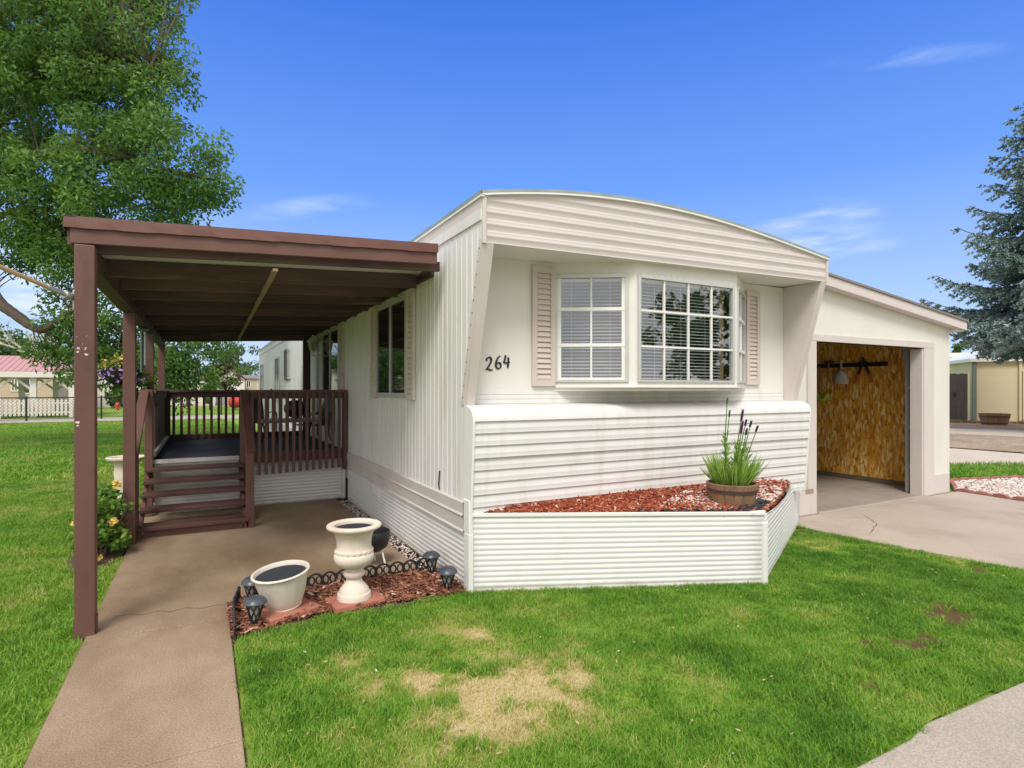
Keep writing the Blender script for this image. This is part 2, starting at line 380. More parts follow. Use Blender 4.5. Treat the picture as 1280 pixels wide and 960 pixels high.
c_ = mix(t, st, c_, (.48,.20,.03)); t.links.new(c_, b.inputs['Base Color']); b.inputs['Roughness'].default_value = .7; M['osb'] = m
# foliage
def leafmat(name, stops, trans=.3, rough=.5, attr='rnd'):
    m, t, b = newmat(name); a = tn(t, 'ShaderNodeAttribute', attribute_name=attr)
    col = ramp(t, a.outputs['Fac'], stops); t.links.new(col, b.inputs['Base Color']); b.inputs['Roughness'].default_value = rough; b.inputs['Specular IOR Level'].default_value = .35
    tl = tn(t, 'ShaderNodeBsdfTranslucent'); mx = tn(t, 'ShaderNodeMixShader'); mx.inputs[0].default_value = trans
    br = mix(t, .35, col, (.35,.5,.05), 'MIX') if trans > .2 else col
    t.links.new(br, tl.inputs[0]); t.links.new(b.outputs[0], mx.inputs[1]); t.links.new(tl.outputs[0], mx.inputs[2]); t.links.new(mx.outputs[0], t.nodes['Material Output'].inputs[0])
    return m
M['ash'] = leafmat('ash_leaves', [(0,(.045,.11,.028)),(.5,(.095,.205,.042)),(1,(.23,.37,.075))], .35)
M['fargreen'] = leafmat('far_leaves', [(0,(.035,.075,.02)),(.5,(.075,.145,.035)),(1,(.15,.235,.06))], .25)
M['limegreen'] = leafmat('light_leaves', [(0,(.07,.14,.025)),(1,(.2,.33,.06))], .3)
M['plum'] = leafmat('plum_leaves', [(0,(.03,.012,.014)),(.6,(.075,.028,.028)),(1,(.14,.05,.04))], .15)
M['rose'] = leafmat('rose_leaves', [(0,(.04,.11,.02)),(.5,(.10,.22,.035)),(1,(.24,.38,.06))], .3)
M['spruce'] = leafmat('spruce_needles', [(0,(.05,.085,.08)),(.45,(.155,.235,.22)),(1,(.38,.47,.46))], .08, .6)
M['bushgreen'] = leafmat('bush_leaves', [(0,(.03,.07,.015)),(1,(.10,.19,.035))], .25)
M['yellowbush'] = leafmat('grey_green_bush', [(0,(.04,.07,.03)),(1,(.11,.16,.06))], .2)
M['petyellow'] = leafmat('yellow_petals', [(0,(.65,.42,.05)),(1,(.85,.68,.2))], .2)
M['petpurple'] = leafmat('purple_petals', [(0,(.22,.09,.38)),(1,(.55,.32,.70))], .2)
M['liatris'] = leafmat('spike_leaves', [(0,(.09,.19,.03)),(.5,(.24,.40,.065)),(1,(.44,.58,.17))], .3)
M['spike'] = leafmat('purple_spikes', [(0,(.06,.02,.06)),(.5,(.16,.06,.16)),(1,(.42,.2,.5))], .1)
def grass_stops(): return [(0.,(.05,.15,.012)),(.28,(.125,.30,.022)),(.5,(.225,.405,.04)),(.66,(.34,.42,.085)),(.85,(.57,.455,.20)),(1.,(.70,.57,.32))]
M['grass'] = leafmat('lawn_blades', grass_stops(), .35, .55, 'tone')
m, t, b = newmat('lawn_base'); a = tn(t, 'ShaderNodeAttribute', attribute_name='tone'); s_ = tn(t, 'ShaderNodeAttribute', attribute_name='soil')
n_ = noise(t, 70, 6, pos(t)); ad = tn(t, 'ShaderNodeMath', operation='MULTIPLY_ADD'); ad.inputs[1].default_value = .5; t.links.new(n_, ad.inputs[0])
sb = tn(t, 'ShaderNodeMath', operation='SUBTRACT'); sb.inputs[1].default_value = .25; t.links.new(ad.outputs[0], sb.inputs[0]); t.links.new(a.outputs['Fac'], ad.inputs[2])
c1 = ramp(t, sb.outputs[0], grass_stops()); c1 = mix(t, s_.outputs['Fac'], c1, (.115,.066,.04)); c1 = mix(t, .3, c1, (.13,.10,.035))
t.links.new(c1, b.inputs['Base Color']); b.inputs['Roughness'].default_value = .95; b.inputs['Specular IOR Level'].default_value = .1; bump(t, b, n_, .8, .02); M['lawn'] = m
m, t, b = newmat('distant_grass'); n1 = noise(t, .12, 5, pos(t)); n2 = noise(t, 6, 8, pos(t), .7)
c1 = ramp(t, n1, [(.35,(.19,.32,.035)),(.55,(.26,.36,.06)),(.75,(.38,.37,.13))]); c1 = mix(t, .45, c1, ramp(t, n2, [(.3,(.08,.17,.018)),(.7,(.26,.37,.06))]))
t.links.new(c1, b.inputs['Base Color']); b.inputs['Roughness'].default_value = .95; b.inputs['Specular IOR Level'].default_value = .1; bump(t, b, n2, .6, .05); M['groundgrass'] = m
M['chip'] = leafmat('mulch_chips', [(0,(.14,.025,.012)),(.5,(.34,.072,.032)),(.85,(.50,.19,.11)),(1,(.72,.52,.42))], .0, .85)
M['chipbrown'] = leafmat('brown_mulch_chips', [(0,(.08,.028,.018)),(.5,(.27,.10,.058)),(.85,(.45,.24,.15)),(1,(.66,.5,.38))], .0, .85)
M['pebble'] = leafmat('pinkish_pebbles', [(0,(.36,.27,.235)),(.5,(.60,.48,.43)),(1,(.80,.73,.68))], .0, .8)
M['liner'] = leafmat('black_liner_scraps', [(0,(.012,.013,.016)),(1,(.05,.055,.065))], .0, .4)

# ------------------------------------------------------------------ scatter helpers (numpy)
def unit(a): return a/np.maximum(np.linalg.norm(a, axis=1, keepdims=True), 1e-9)
def leaf_mesh(c, d, L_, W_, up=None):            # diamond leaves: centre, direction, length, width -> verts, faces
    n = len(c); r = unit(rng.normal(size=(n, 3))) if up is None else up
    s = unit(np.cross(d, r)); L_ = np.broadcast_to(L_, (n,))[:, None]; W_ = np.broadcast_to(W_, (n,))[:, None]
    v = np.stack([c-d*L_/2, c+s*W_/2+d*L_*.03, c+d*L_/2, c-s*W_/2+d*L_*.03], 1).reshape(-1, 3)
    return v, np.arange(4*n, dtype=np.int32).reshape(n, 4)
def leaves_obj(name, c, d, L_, W_, m, parent=None, tone=None, up=None):
    v, f = leaf_mesh(c, d, L_, W_, up); n = len(c)
    tone = rng.random(n) if tone is None else tone
    return np_mesh(name, v, f, m, parent, {'rnd': np.repeat(np.clip(tone, 0, 1), 4)})
def ball(n): return unit(rng.normal(size=(n, 3)))*(rng.random((n, 1))**(1/3))
def blobs_leaves(centers, rad, per, droop=.4, flat=.75):
    c = np.repeat(centers, per, 0); r = np.repeat(np.asarray(rad), per)[:, None]
    b_ = ball(len(c)); off = b_*r; off[:, 2] *= flat
    d = unit(b_*.8 + rng.normal(size=c.shape)*.6 + np.array([0, 0, -droop]))
    tone = np.repeat(rng.random(len(centers)), per)*.45 + rng.random(len(c))*.5 + np.clip(b_[:, 2], -1, 1)*.08
    return c+off, d, tone
def vnoise(x, y, s, seed=0):
    g = np.random.default_rng(seed).random((64, 64)); xi = x*s; yi = y*s
    x0 = np.floor(xi).astype(int); y0 = np.floor(yi).astype(int); fx = xi-x0; fy = yi-y0
    fx = fx*fx*(3-2*fx); fy = fy*fy*(3-2*fy)
    q = lambda i, j: g[i % 64, j % 64]
    return (q(x0,y0)*(1-fx)+q(x0+1,y0)*fx)*(1-fy)+(q(x0,y0+1)*(1-fx)+q(x0+1,y0+1)*fx)*fy
def inpoly(x, y, poly):
    r = np.zeros(len(x), bool); n = len(poly); j = n-1
    for i in range(n):
        xi, yi = poly[i]; xj, yj = poly[j]
        r ^= ((yi > y) != (yj > y)) & (x < (xj-xi)*(y-yi)/((yj-yi) or 1e-12)+xi); j = i
    return r

# ================================================================== SETTING
LAWN_F = [(-1.70,-2.72),(1.05,-2.72),(1.25,-2.68),(2.2,-2.73),(4.62,-2.73),(4.56,-1.85),(4.33,-.75),(4.26,.16),(4.45,.30),(2.25,-.99),(.02,-.02),(-.10,.0),(-.55,-.02),(-1.05,.03),(-1.45,-.02),(-1.66,-.10)]
DRY = [(-.42,-1.25,.22,.8),(-.1,-1.45,.2,.8),(-.62,-1.7,.25,.85),(-1.05,-1.15,.16,.6),(-1.15,-.72,.16,.7),(-.3,-.75,.14,.55),(-.55,-1.42,.30,.95),(-.80,-1.16,.20,.8),(-1.27,-.80,.18,.75),(-.28,-1.62,.28,.85),(-.9,-1.85,.22,.6),(.2,-1.5,.14,.5),(-.2,-.95,.12,.4),(-1.3,-1.5,.14,.5),(-1.45,-.35,.12,.4),(.75,-1.3,.2,.5),(1.2,-1.75,.16,.5),(2.9,-1.2,.2,.45),(-.5,-.5,.2,.35),(.15,-1.15,.18,.5),(3.75,-.42,.30,.85),(3.4,-.95,.16,.5),(4.25,-1.35,.22,.7),(.5,-2.1,.25,.5),(1.6,-1.35,.15,.45)]
SOIL = [(2.84,-2.07,.17),(2.95,-1.93,.10),(2.08,-2.17,.13),(2.25,-2.2,.10),(1.86,-2.05,.06),(4.24,-1.62,.13),(3.9,-1.5,.06),(.62,-1.62,.05),(1.35,-2.35,.05),(4.1,.02,.12)]
def cover(x, y):
    tone = .37 - .028*np.clip(x-1., -2.5, 3) + .26*(vnoise(x, y, 1.1, 1)-.5) + .34*(vnoise(x, y, 3.6, 2)-.5) + .26*(vnoise(x, y, 13, 21)-.5)
    wob = .6+.8*vnoise(x, y, 7, 3)*vnoise(x, y, 17, 9)*2
    for cx, cy, r, a in DRY:
        k = np.exp(-(((x-cx)**2+(y-cy)**2)/(r*r))*wob*1.0)*np.clip(2.6*(vnoise(x, y, 6.5, 31)*.55+vnoise(x, y, 19, 32)*.45)-.45, 0, 1.25); tone = tone + k*a*.52
    soil = np.zeros_like(x)
    for cx, cy, r in SOIL:
        dd = np.sqrt((x-cx)**2+((y-cy)*1.0)**2)/r + (vnoise(x, y, 16, 4)-.5)*1.3; soil = np.maximum(soil, np.clip((1.25-dd)*2.2, 0, 1))
    return np.clip(tone, .02, 1), soil
def lawn_sheet(name, poly, step, z, label):
    xs = np.arange(min(p[0] for p in poly), max(p[0] for p in poly)+step, step); ys = np.arange(min(p[1] for p in poly), max(p[1] for p in poly)+step, step)
    X, Y = np.meshgrid(xs, ys, indexing='ij'); nx, ny = X.shape; x, y = X.ravel(), Y.ravel(); tone, soil = cover(x, y)
    zz = z + .012*(vnoise(x, y, 2.2, 6)-.5) - .012*soil
    i = np.arange(nx-1)[:, None]*ny + np.arange(ny-1)[None]; f = np.stack([i, i+ny, i+ny+1, i+1], -1).reshape(-1, 4)
    cx = x[f].mean(1); cy = y[f].mean(1); f = f[inpoly(cx, cy, poly)]
    used, inv = np.unique(f, return_inverse=True); f = inv.reshape(-1, 4)
    return tag(np_mesh(name, np.stack([x, y, zz], 1)[used], f, M['lawn'], None, {'tone': tone[used], 'soil': soil[used]}), kind='structure')
lawn_sheet('lawn', LAWN_F, .035, -.012, '')
def blades(name, poly, dens, h, wd, label, zb=-.014, avoid=None):
    x0, x1 = min(p[0] for p in poly), max(p[0] for p in poly); y0, y1 = min(p[1] for p in poly), max(p[1] for p in poly)
    n = int((x1-x0)*(y1-y0)*dens); x = rng.uniform(x0, x1, n); y = rng.uniform(y0, y1, n); k = inpoly(x+.06*(vnoise(x, y, 11, 41)-.5), y+.06*(vnoise(x, y, 11, 42)-.5), poly)
    if avoid is not None: k &= ~avoid(x, y)
    x, y = x[k], y[k]; tone, soil = cover(x, y); x = x+rng.normal(0,.016,len(x)); y = y+rng.normal(0,.016,len(x))
    thin = np.clip((tone-.5)*1.1, 0, .55)
    k = (rng.random(len(x)) > soil*1.05) & (rng.random(len(x)) > thin); x, y, tone = x[k], y[k], tone[k]; n = len(x)
    tuft = vnoise(x, y, 9, 5); hh = h*(.55+.75*tuft)*(.6+.7*rng.random(n))*np.where(tone > .7, .7, 1.)
    a = rng.uniform(0, 2*np.pi, n); lean = rng.uniform(.25, 1.5, n)*hh
    dx, dy = np.cos(a)*lean, np.sin(a)*lean; b2 = a+np.pi/2+rng.normal(0, .5, n); wx, wy = np.cos(b2)*wd/2, np.sin(b2)*wd/2
    z = np.full(n, zb)
    v = np.stack([np.stack([x-wx, y-wy, z], 1), np.stack([x+wx, y+wy, z], 1),
                  np.stack([x+dx*.4+wx*.8, y+dy*.4+wy*.8, z+hh*.6], 1), np.stack([x+dx*.4-wx*.8, y+dy*.4-wy*.8, z+hh*.6], 1),
                  np.stack([x+dx, y+dy, z+hh], 1)], 1).reshape(-1, 3)
    i = np.arange(n)[:, None]*5
    f = np.concatenate([i+np.array([[0,1,2]]), i+np.array([[0,2,3]]), i+np.array([[3,2,4]])])
    tn_ = np.clip(tone + rng.normal(0, .14, n), 0, 1)
    o = np_mesh(name, v, f, M['grass'], None, {'tone': np.repeat(tn_, 5)})
    return tag(o, label, 'grass', kind='stuff')
blades('lawn_grass', LAWN_F, 17000, .034, .0042, 'short green grass with straw coloured dry patches in front of the white skirting')
LAWN_L1 = [(-2.56,-2.7),(-2.56,2.2),(-2.62,3.1),(-2.6,4.3),(-2.6,8.5),(-7.4,8.5),(-4.2,-2.7)]
LAWN_L2 = [(-2.6,8.5),(0,8.7),(0,18),(-1,31),(-12,31),(-7.4,8.5)]
def roughcover(x, y): return (((x+2.78)/.22)**2+((y-2.58)/.55)**2) < .9
blades('lawn_grass', LAWN_L1, 7500, .038, .006, 'close cropped green grass left of the brown porch posts', avoid=roughcover)
blades('lawn_grass', LAWN_L2, 700, .06, .02, 'open green grass beyond the deck running to the black fence')

big = MB(); big.quadgrid([[(x, y, -.03) for x in (-900, -120, -30, -5, 5, 40, 120, 900)] for y in (-900, -100, -10, 10, 40, 120, 300, 900)])
tag(big.build('ground', M['groundgrass']), kind='structure')
w_ = MB()
def slabs(mb, xs, ys, z0=-.12, z1=0., gap=.006):
    for i in range(len(xs)-1):
        for j in range(len(ys)-1):
            mb.box(xs[i]+gap/2, xs[i+1]-gap/2, ys[j]+gap/2, ys[j+1]-gap/2, z0, z1)
slabs(w_, [-2.54, -1.70], [-2.72, -1.3, .30]); w_.prism([(-2.537,.306),(-1.703,.306),(-1.703,.653),(-.16,.653),(-.16,7.7),(-2.537,7.7)], -.12, 0.)
tag(w_.build('walkway', M['walk'], bevel=.006), kind='structure')
j_ = MB(); j_.box(-2.545, -1.695, -2.73, .66, -.13, -.02); j_.box(-2.545, .0, .645, 7.7, -.13, -.02)
tag(j_.build('walkway_base', M['soil']), kind='structure')
d_ = MB()
d_.prism([(4.28,.16),(4.36,-.75),(4.58,-1.85),(4.64,-2.72),(8.0,-2.72),(8.46,-.5),(8.6,.46),(4.22,.46)], -.12, 0.)
tag(d_.build('driveway', M['drive'], bevel=.006), kind='structure')
s_ = MB(); s_.prism([(-2.6,-2.735),(1.0,-2.735),(1.2,-2.70),(2.2,-2.745),(30,-2.745),(30,-4.2),(-30,-4.2),(-30,-2.735)], -.14, -.004)
tag(s_.build('sidewalk', M['street'], bevel=.01), kind='structure')
s2 = MB(); s2.box(-60, 60, -12, -4.21, -.14, -.02); tag(s2.build('street', M['street']), kind='structure')
# crack in the driveway, as narrow gaps filled with grit
ck = MB(); pts = [gnd(960+x/5.333, 540+y/5.333) for x, y in ((640,560),(662,570),(690,585),(705,600),(726,612),(722,625),(700,635),(705,650),(690,662),(682,680))]
for a, b2 in zip(pts[:-1], pts[1:]):
    dd = (b2-a).normalized(); n2 = Vector((-dd.y, dd.x, 0))*random.uniform(.002,.006); ck.v += [tuple(a-n2+Vector((0,0,.004))), tuple(a+n2+Vector((0,0,.004))), tuple(b2+n2+Vector((0,0,.004))), tuple(b2-n2+Vector((0,0,.004)))]; q = len(ck.v)-4; ck.f.append((q,q+1,q+2,q+3))
tag(ck.build('driveway_crack', M['soil']), kind='structure')
# right-hand neighbour ground: path, dirt lot, gravel bed
def gpoly(pp, ext=None): return [(gnd(x, y).x, gnd(x, y).y) for x, y in pp]
a, b2, c2, d2 = gnd(1187,580), gnd(1280,586), gnd(1280,566.5), gnd(1187,559.5)
ua = (b2-a).normalized(); ub = (c2-d2).normalized()
p_ = MB(); p_.prism([tuple((a-ua*3)[:2]), tuple((b2+ua*14)[:2]), tuple((c2+ub*20)[:2]), tuple((d2-ub*3)[:2])], -.1, -.012)
M['path'] = surf('warm_pale_path', (.60,.50,.41), .85, .08, 1.2, bmp=.3, grain=.25, gscale=40)
tag(p_.build('neighbour_path', M['path']), kind='structure')
e1, e2 = gnd(1187,558), gnd(1280,565); f1_, f2_ = gnd(1187,526), gnd(1280,526.5); ue = (e2-e1).normalized(); uf = (f2_-f1_).normalized()
p_ = MB(); p_.prism([tuple((e1-ue*5)[:2]), tuple((e2+ue*25)[:2]), tuple((f2_+uf*12)[:2]), tuple((f1_-uf*6)[:2])], -.1, -.02)
tag(p_.build('dirt_lot', M['dirt']), kind='structure')
h1, h2, h3, h4 = gnd(1187,541), gnd(1280,545.5), gnd(1280,537.5), gnd(1187,535)
p_ = MB(); p_.prism([tuple((h1-(h2-h1)*.7)[:2]), tuple((h2+(h2-h1)*2)[:2]), tuple((h3+(h3-h4)*2)[:2]), tuple((h4-(h3-h4)*.7)[:2])], -.1, -.014)
M['lane'] = surf('warm_pale_lane', (.60,.49,.385), .85, .1, 1.2, bmp=.3, grain=.3, gscale=25)
tag(p_.build('lane', M['lane']), kind='structure')
GB = [(8.66,.50),(8.50,-.50),(8.05,-2.4),(13.5,-1.6),(11.2,.62),(9.6,1.0)]
p_ = MB(); p_.prism(GB, -.1, -.008); tag(p_.build('gravel_bed', M['dirt']), kind='structure')
def pebbles(name, poly, n, s0, s1, m, label, z=0., zfun=None, parent=None):
    x0, x1 = min(p[0] for p in poly), max(p[0] for p in poly); y0, y1 = min(p[1] for p in poly), max(p[1] for p in poly)
    x = rng.uniform(x0, x1, n*4); y = rng.uniform(y0, y1, n*4); k = inpoly(x, y, poly); x, y = x[k][:n], y[k][:n]; n = len(x)
    zz = zfun(x, y) if zfun else np.full(n, z)
    base = np.array([(1,0,0),(0,1,0),(-1,0,0),(0,-1,0),(0,0,1),(0,0,-1)], float); tri = np.array([(0,1,4),(1,2,4),(2,3,4),(3,0,4),(1,0,5),(2,1,5),(3,2,5),(0,3,5)])
    s = rng.uniform(s0, s1, (n,1,1))*np.stack([rng.uniform(.7,1.3,n), rng.uniform(.6,1.1,n), rng.uniform(.4,.7,n)], 1)[:, None]
    v = base[None]*s + rng.normal(0, .12, (n,6,3))*s; a = rng.uniform(0, 6.28, n); c, q = np.cos(a)[:, None], np.sin(a)[:, None]
    vx = v[..., 0]*c-v[..., 1]*q; vy = v[..., 0]*q+v[..., 1]*c
    v = np.stack([vx+x[:, None], vy+y[:, None], v[..., 2]+zz[:, None]+s0*.3], -1).reshape(-1, 3)
    f = (np.arange(n)[:, None, None]*6+tri[None]).reshape(-1, 3)
    return tag(np_mesh(name, v, f, m, parent, {'rnd': np.repeat(rng.random(n), 6)}), label, 'gravel', kind='stuff')
pebbles('gravel', GB, 6000, .02, .045, M['pebble'], 'pale mixed gravel inside the red scalloped edging by the driveway')
LAWN_R = [(9.3,1.0),(11.3,.64),(14.5,1.0),(12.3,2.2),(9.0,5.0),(8.7,.6)]
blades('lawn_grass', [(8.75,.75),(9.5,1.12),(11.3,.74),(14.2,.3),(13.6,1.6),(12.0,2.3),(9.4,6.0),(8.75,6)], 900, .08, .014, 'strip of bright grass between the garage and the neighbour path')
# far left: pale walk, road
a, b2, c2, d2 = gnd(-20,529.5), gnd(330,521.8), gnd(330,517.5), gnd(-20,524.5)
p_ = MB(); p_.prism([tuple((a-(b2-a)*.6)[:2]), tuple((b2+(b2-a)*1.)[:2]), tuple((c2+(c2-d2)*1.)[:2]), tuple((d2-(c2-d2)*.6)[:2])], -.1, -.012)
tag(p_.build('far_sidewalk', M['street']), kind='structure')
a, b2, c2, d2 = gnd(-20,507.6), gnd(330,507.2), gnd(330,504.6), gnd(-20,505.2)
p_ = MB(); p_.prism([tuple((a-(b2-a)*.8)[:2]), tuple((b2+(b2-a)*1.5)[:2]), tuple((c2+(c2-d2)*1.5)[:2]), tuple((d2-(c2-d2)*.8)[:2])], -.1, -.01)
tag(p_.build('far_road', M['street']), kind='structure')
def onU(px, py, u):
    a = (px-640)/FPX; d = (u-CAMX)/(FX + a*RX); return at(px, py, d)

# ================================================================== MOBILE HOME
HOME = thing('mobile_home', (0,0,0), 'long white mobile home with arched front fascia, bay window and the number 264', 'mobile home')
LEN = 19.7; WID = 4.165
def ztop(u):
    xs = [0,.281,.688,1.007,1.435,1.95,2.517,3.085,3.711,4.175]; zs = [3.105,3.155,3.212,3.249,3.272,3.272,3.243,3.192,3.121,3.058]
    k = np.poly1d(np.polyfit(xs, zs, 4)); return float(k(u))
def zfb(u): return 2.712 + u*.0168             # lower edge of the front fascia
# --- ribbed left wall
def slant(v): return 2.72-(v+.27)/.38*1.27
vv_ = []; per = .105; y = -.27
while y < LEN:
    for o_, d_ in ((0,-.0045),(.064,-.0045),(.070,0),(.082,0),(.088,-.0045)):
        if y+o_ < LEN: vv_.append((y+o_, d_))
    y += per
sw = MB()
top, bot = [], []
sw.quadgrid([[(d_-.004, v, (slant(v) if v < .045 else .66)) for v, d_ in vv_], [(d_-.004, v, 2.885) for v, d_ in vv_]])
sw.build('side_wall', M['siding'], HOME)
bx = MB(); bx.box(.0, .02, .21, LEN, .3, 3.04); bx.box(4.14, WID, .21, LEN, .05, 3.03); bx.box(.02, 4.14, LEN-.02, LEN, .05, 3.03)
bx.box(.02, 4.14, .3, LEN-.02, .55, .6); bx.build('body_shell', M['siding'], HOME)
tb = MB(); tb.box(-.016, 0, -.268, LEN, 2.962, 3.05); tb.build('top_band', M['fascia'], HOME); tb = MB(); tb.box(-.022, .0, -.266, LEN, 2.883, 2.966); tb.build('batten', M['siding'], HOME)
# --- belly trim and skirting on the left side
bt = MB(); pr = [(-.004,.70),(-.028,.69),(-.022,.60),(-.034,.585),(-.024,.57),(-.018,.47),(-.030,.455),(-.008,.44)]
bt.quadgrid([[(x, v, z - .0) for v in (.06, 1.5, 3.0, 4.6, LEN)] for x, z in pr]); bt.build('belly_trim', M['pink'], HOME)
def ribs(p0, p1, z0, z1, nrm, period=.0425, dep=.0052, top=None):
    rows = []; z = z0; nst = 8; n_ = max(2, int(round((z1-z0)/period*nst)))
    nrm = Vector(nrm); P0, P1 = Vector(p0), Vector(p1); seg = 12
    for i in range(n_+1):
        z = z0+(z1-z0)*i/n_; ph = (i/nst) % 1.; o_ = dep*(.5-.5*math.cos(2*math.pi*ph))**.7
        rows.append([tuple((P0.lerp(P1, j/seg)+nrm*o_)[:2]) + (z,) for j in range(seg+1)])
    return rows
sk = MB(); sk.quadgrid(ribs((.0,.02,0), (.0,4.36,0), -.02, .445, (-1,0,0))); sk.quadgrid(ribs((.0,7.7,0), (.0,LEN,0), -.02, .445, (-1,0,0)))
sk.build('side_skirting', M['skirt'], HOME, smooth=True)
sk = MB(); sk.box(-.022, .02, -.05, .05, -.02, .455); sk.box(-.018,.018,-.045,.07,.455,.72); sk.build('corner_strip', M['white'], HOME, bevel=.006)
va = MB(); va.box(-.016, -.002, 2.63, 2.93, .30, .43)
for k in range(6): va.box(-.02, -.014, 2.66, 2.90, .315+k*.018, .325+k*.018)
va.build('access_panel', M['white'], HOME)
lf = MB(); lf.tube([(-.012, .62, .71), (-.018,.62,.76), (-.018,.60,.88)], .006, 6); lf.build('ground_wire', M['black'], HOME)
# --- front: lower lapped siding with the rounded shelf on top
prof = [(.215,1.475),(.12,1.474),(.03,1.468),(-.035,1.452),(-.075,1.425),(-.095,1.39),(-.102,1.35)]
z = 1.35
course = .0985; k = 0
while z > .5:
    b_ = -.088 + (1.35-z)*.07
    for fz, fo in ((.02,.0015),(.07,.0038),(.16,.003),(.50,.0),(.56,-.0022),(.66,-.0022),(.72,-.001),(.97,-.0034)):
        zz = z-fz*course
        prof.append((b_+fo+(.007 if k >= 3 else -.002), zz))
    z -= course; k += 1
ls = MB(); ls.quadgrid([[(x, v, zz) for x in np.linspace(.0, 4.135, 24)] for v, zz in prof])
ls.build('lower_siding', M['siding'], HOME, smooth=True)
for x0, x1, nm in ((-.008,.012,1),(4.128,4.142,2)):
    e = MB(); pl = [(x0, v-.006, zz) for v, zz in prof if True] + [(x0, .215, .5)]
    # rounded end cap: outline of the siding profile, simplified
    pl = [(x0,.215,1.477),(x0,.03,1.471),(x0,-.037,1.455),(x0,-.078,1.427),(x0,-.098,1.39),(x0,-.105,1.35),(x0,-.045,.52),(x0,.215,.52)]
    e.slab(pl, (x1-x0, 0, 0)); e.build('siding_end_cap', M['white'], HOME, bevel=.004)
# --- recessed wall with the bay opening, and sill laps
fw = MB(); Y0, Y1 = .2, .22; ox0, ox1, oz0, oz1 = 1.0, 3.35, 1.66, 2.69
fw.box(.02, ox0, Y0, Y1, 1.46, 2.74); fw.box(ox1, 4.14, Y0, Y1, 1.46, 2.78); fw.box(ox0, ox1, Y0, Y1, 1.46, oz0); fw.box(ox0, ox1, Y0, Y1, oz1, 2.76)
fw.build('front_wall', M['wallboard'], HOME)
fl = MB()
for a_, b2_ in ((1.477,1.512),(1.517,1.552),(1.557,1.592)): fl.quadgrid([[(x,.199,a_) for x in (.09,4.07)], [(x,.1955,a_+.004) for x in (.09,4.07)], [(x,.1975,b2_) for x in (.09,4.07)], [(x,.199,b2_+.003) for x in (.09,4.07)]])
fl.build('sill_siding', M['siding'], HOME)
# --- upper fascia with arched top
us = np.linspace(0, WID, 46); rows = []
crs = .091; hmax = .62; hs_ = []
h_ = 0.
while h_ < hmax:
    for fz, fo in ((.0,.002),(.06,.0045),(.14,.003),(.5,-.001),(.56,-.005),(.68,-.005),(.74,-.002),(.96,-.004)): hs_.append((h_+fz*crs, fo))
    h_ += crs
for hh, fo in hs_:
    rows.append([(u, -.268+fo, min(zfb(u)+hh, ztop(u)-.028)) for u in us])
fa = MB(); fa.quadgrid(rows); fa.build('front_fascia', M['fascia'], HOME, smooth=True)
so = MB(); so.quadgrid([[(u, v, zfb(u)+.002+(v+.26)*.02) for u in (0, WID)] for v in (-.272, .21)]); so.build('soffit', M['wallboard'], HOME)
fe = MB(); fe.box(-.010,.022,-.285,-.262,2.705,3.085); fe.build('fascia_corner_trim', M['pink'], HOME, bevel=.003); fe = MB(); fe.slab([(4.145,-.285,2.775),(4.175,-.285,2.775),(4.175,.25,2.775),(4.155,.25,2.775),(4.155,-.262,2.775),(4.145,-.262,2.775)], (0,0,.265)); fe.build('fascia_corner_trim', M['pink'], HOME)
for x0, x1 in ((.0,.092),(4.072,4.160)):
    wg = MB(); zt = 2.716 if x0 < 1 else 2.784
    wg.slab([(x0,-.272,zt),(x0,.2,zt),(x0,.2,1.472),(x0,.085,1.472)], (x1-x0,0,0)); wg.build('side_wing', M['pink'], HOME, bevel=.004)
wt = MB(); wt.slab([(-.016,-.276,2.74),(-.016,-.225,2.74),(-.016,.125,1.474),(-.016,.078,1.474)], (.016,0,0))
for k in range(13):
    f9 = (k+.5)/13; yy9, zz9 = -.25+.35*f9, 2.72-1.23*f9; wt.box(-.0185,-.0155,yy9-.005,yy9+.005,zz9-.005,zz9+.005)
wto = wt.build('wing_trim', M['pink'], HOME); wto.data.materials.append(M['hoop'])
for p9 in wto.data.polygons: p9.material_index = 1 if p9.index >= 6 else 0
# --- roof
rf = MB(); us2 = np.linspace(-.02, WID+.02, 40)
rf.quadgrid([[(u, v, ztop(u)) for u in us2] for v in (-.292, 2, 5, 9, 14, LEN+.02)])
rf.quadgrid([[(u, -.292, ztop(u)-d_) for u in us2] for d_ in (0,.03)]); rf.quadgrid([[(-.024, v, ztop(0)-d_) for v in (-.292, 3, LEN+.02)] for d_ in (-.0005,.034)]); rf.quadgrid([[(WID+.022, v, ztop(WID)-d_) for v in (-.292, LEN+.02)] for d_ in (-.0005,.034)])
rf.build('roof', M['roofmetal'], HOME)
re = MB(); re.quadgrid([[(u, -.296, ztop(u)-d_) for u in us2] for d_ in (.027,.040)]); re.quadgrid([[(u, v, ztop(u)-.040) for u in us2] for v in (-.296,-.26)])
re.box(-.030,-.004,-.296,LEN,3.052,3.066); re.build('roof_edge', M['white'], HOME)
rv = MB(); rv.lathe([(.06,3.2),(.06,3.42),(.09,3.43),(.05,3.5)], (2.2,9.5,0), 16); rv.build('roof_vent', M['steel'], HOME)
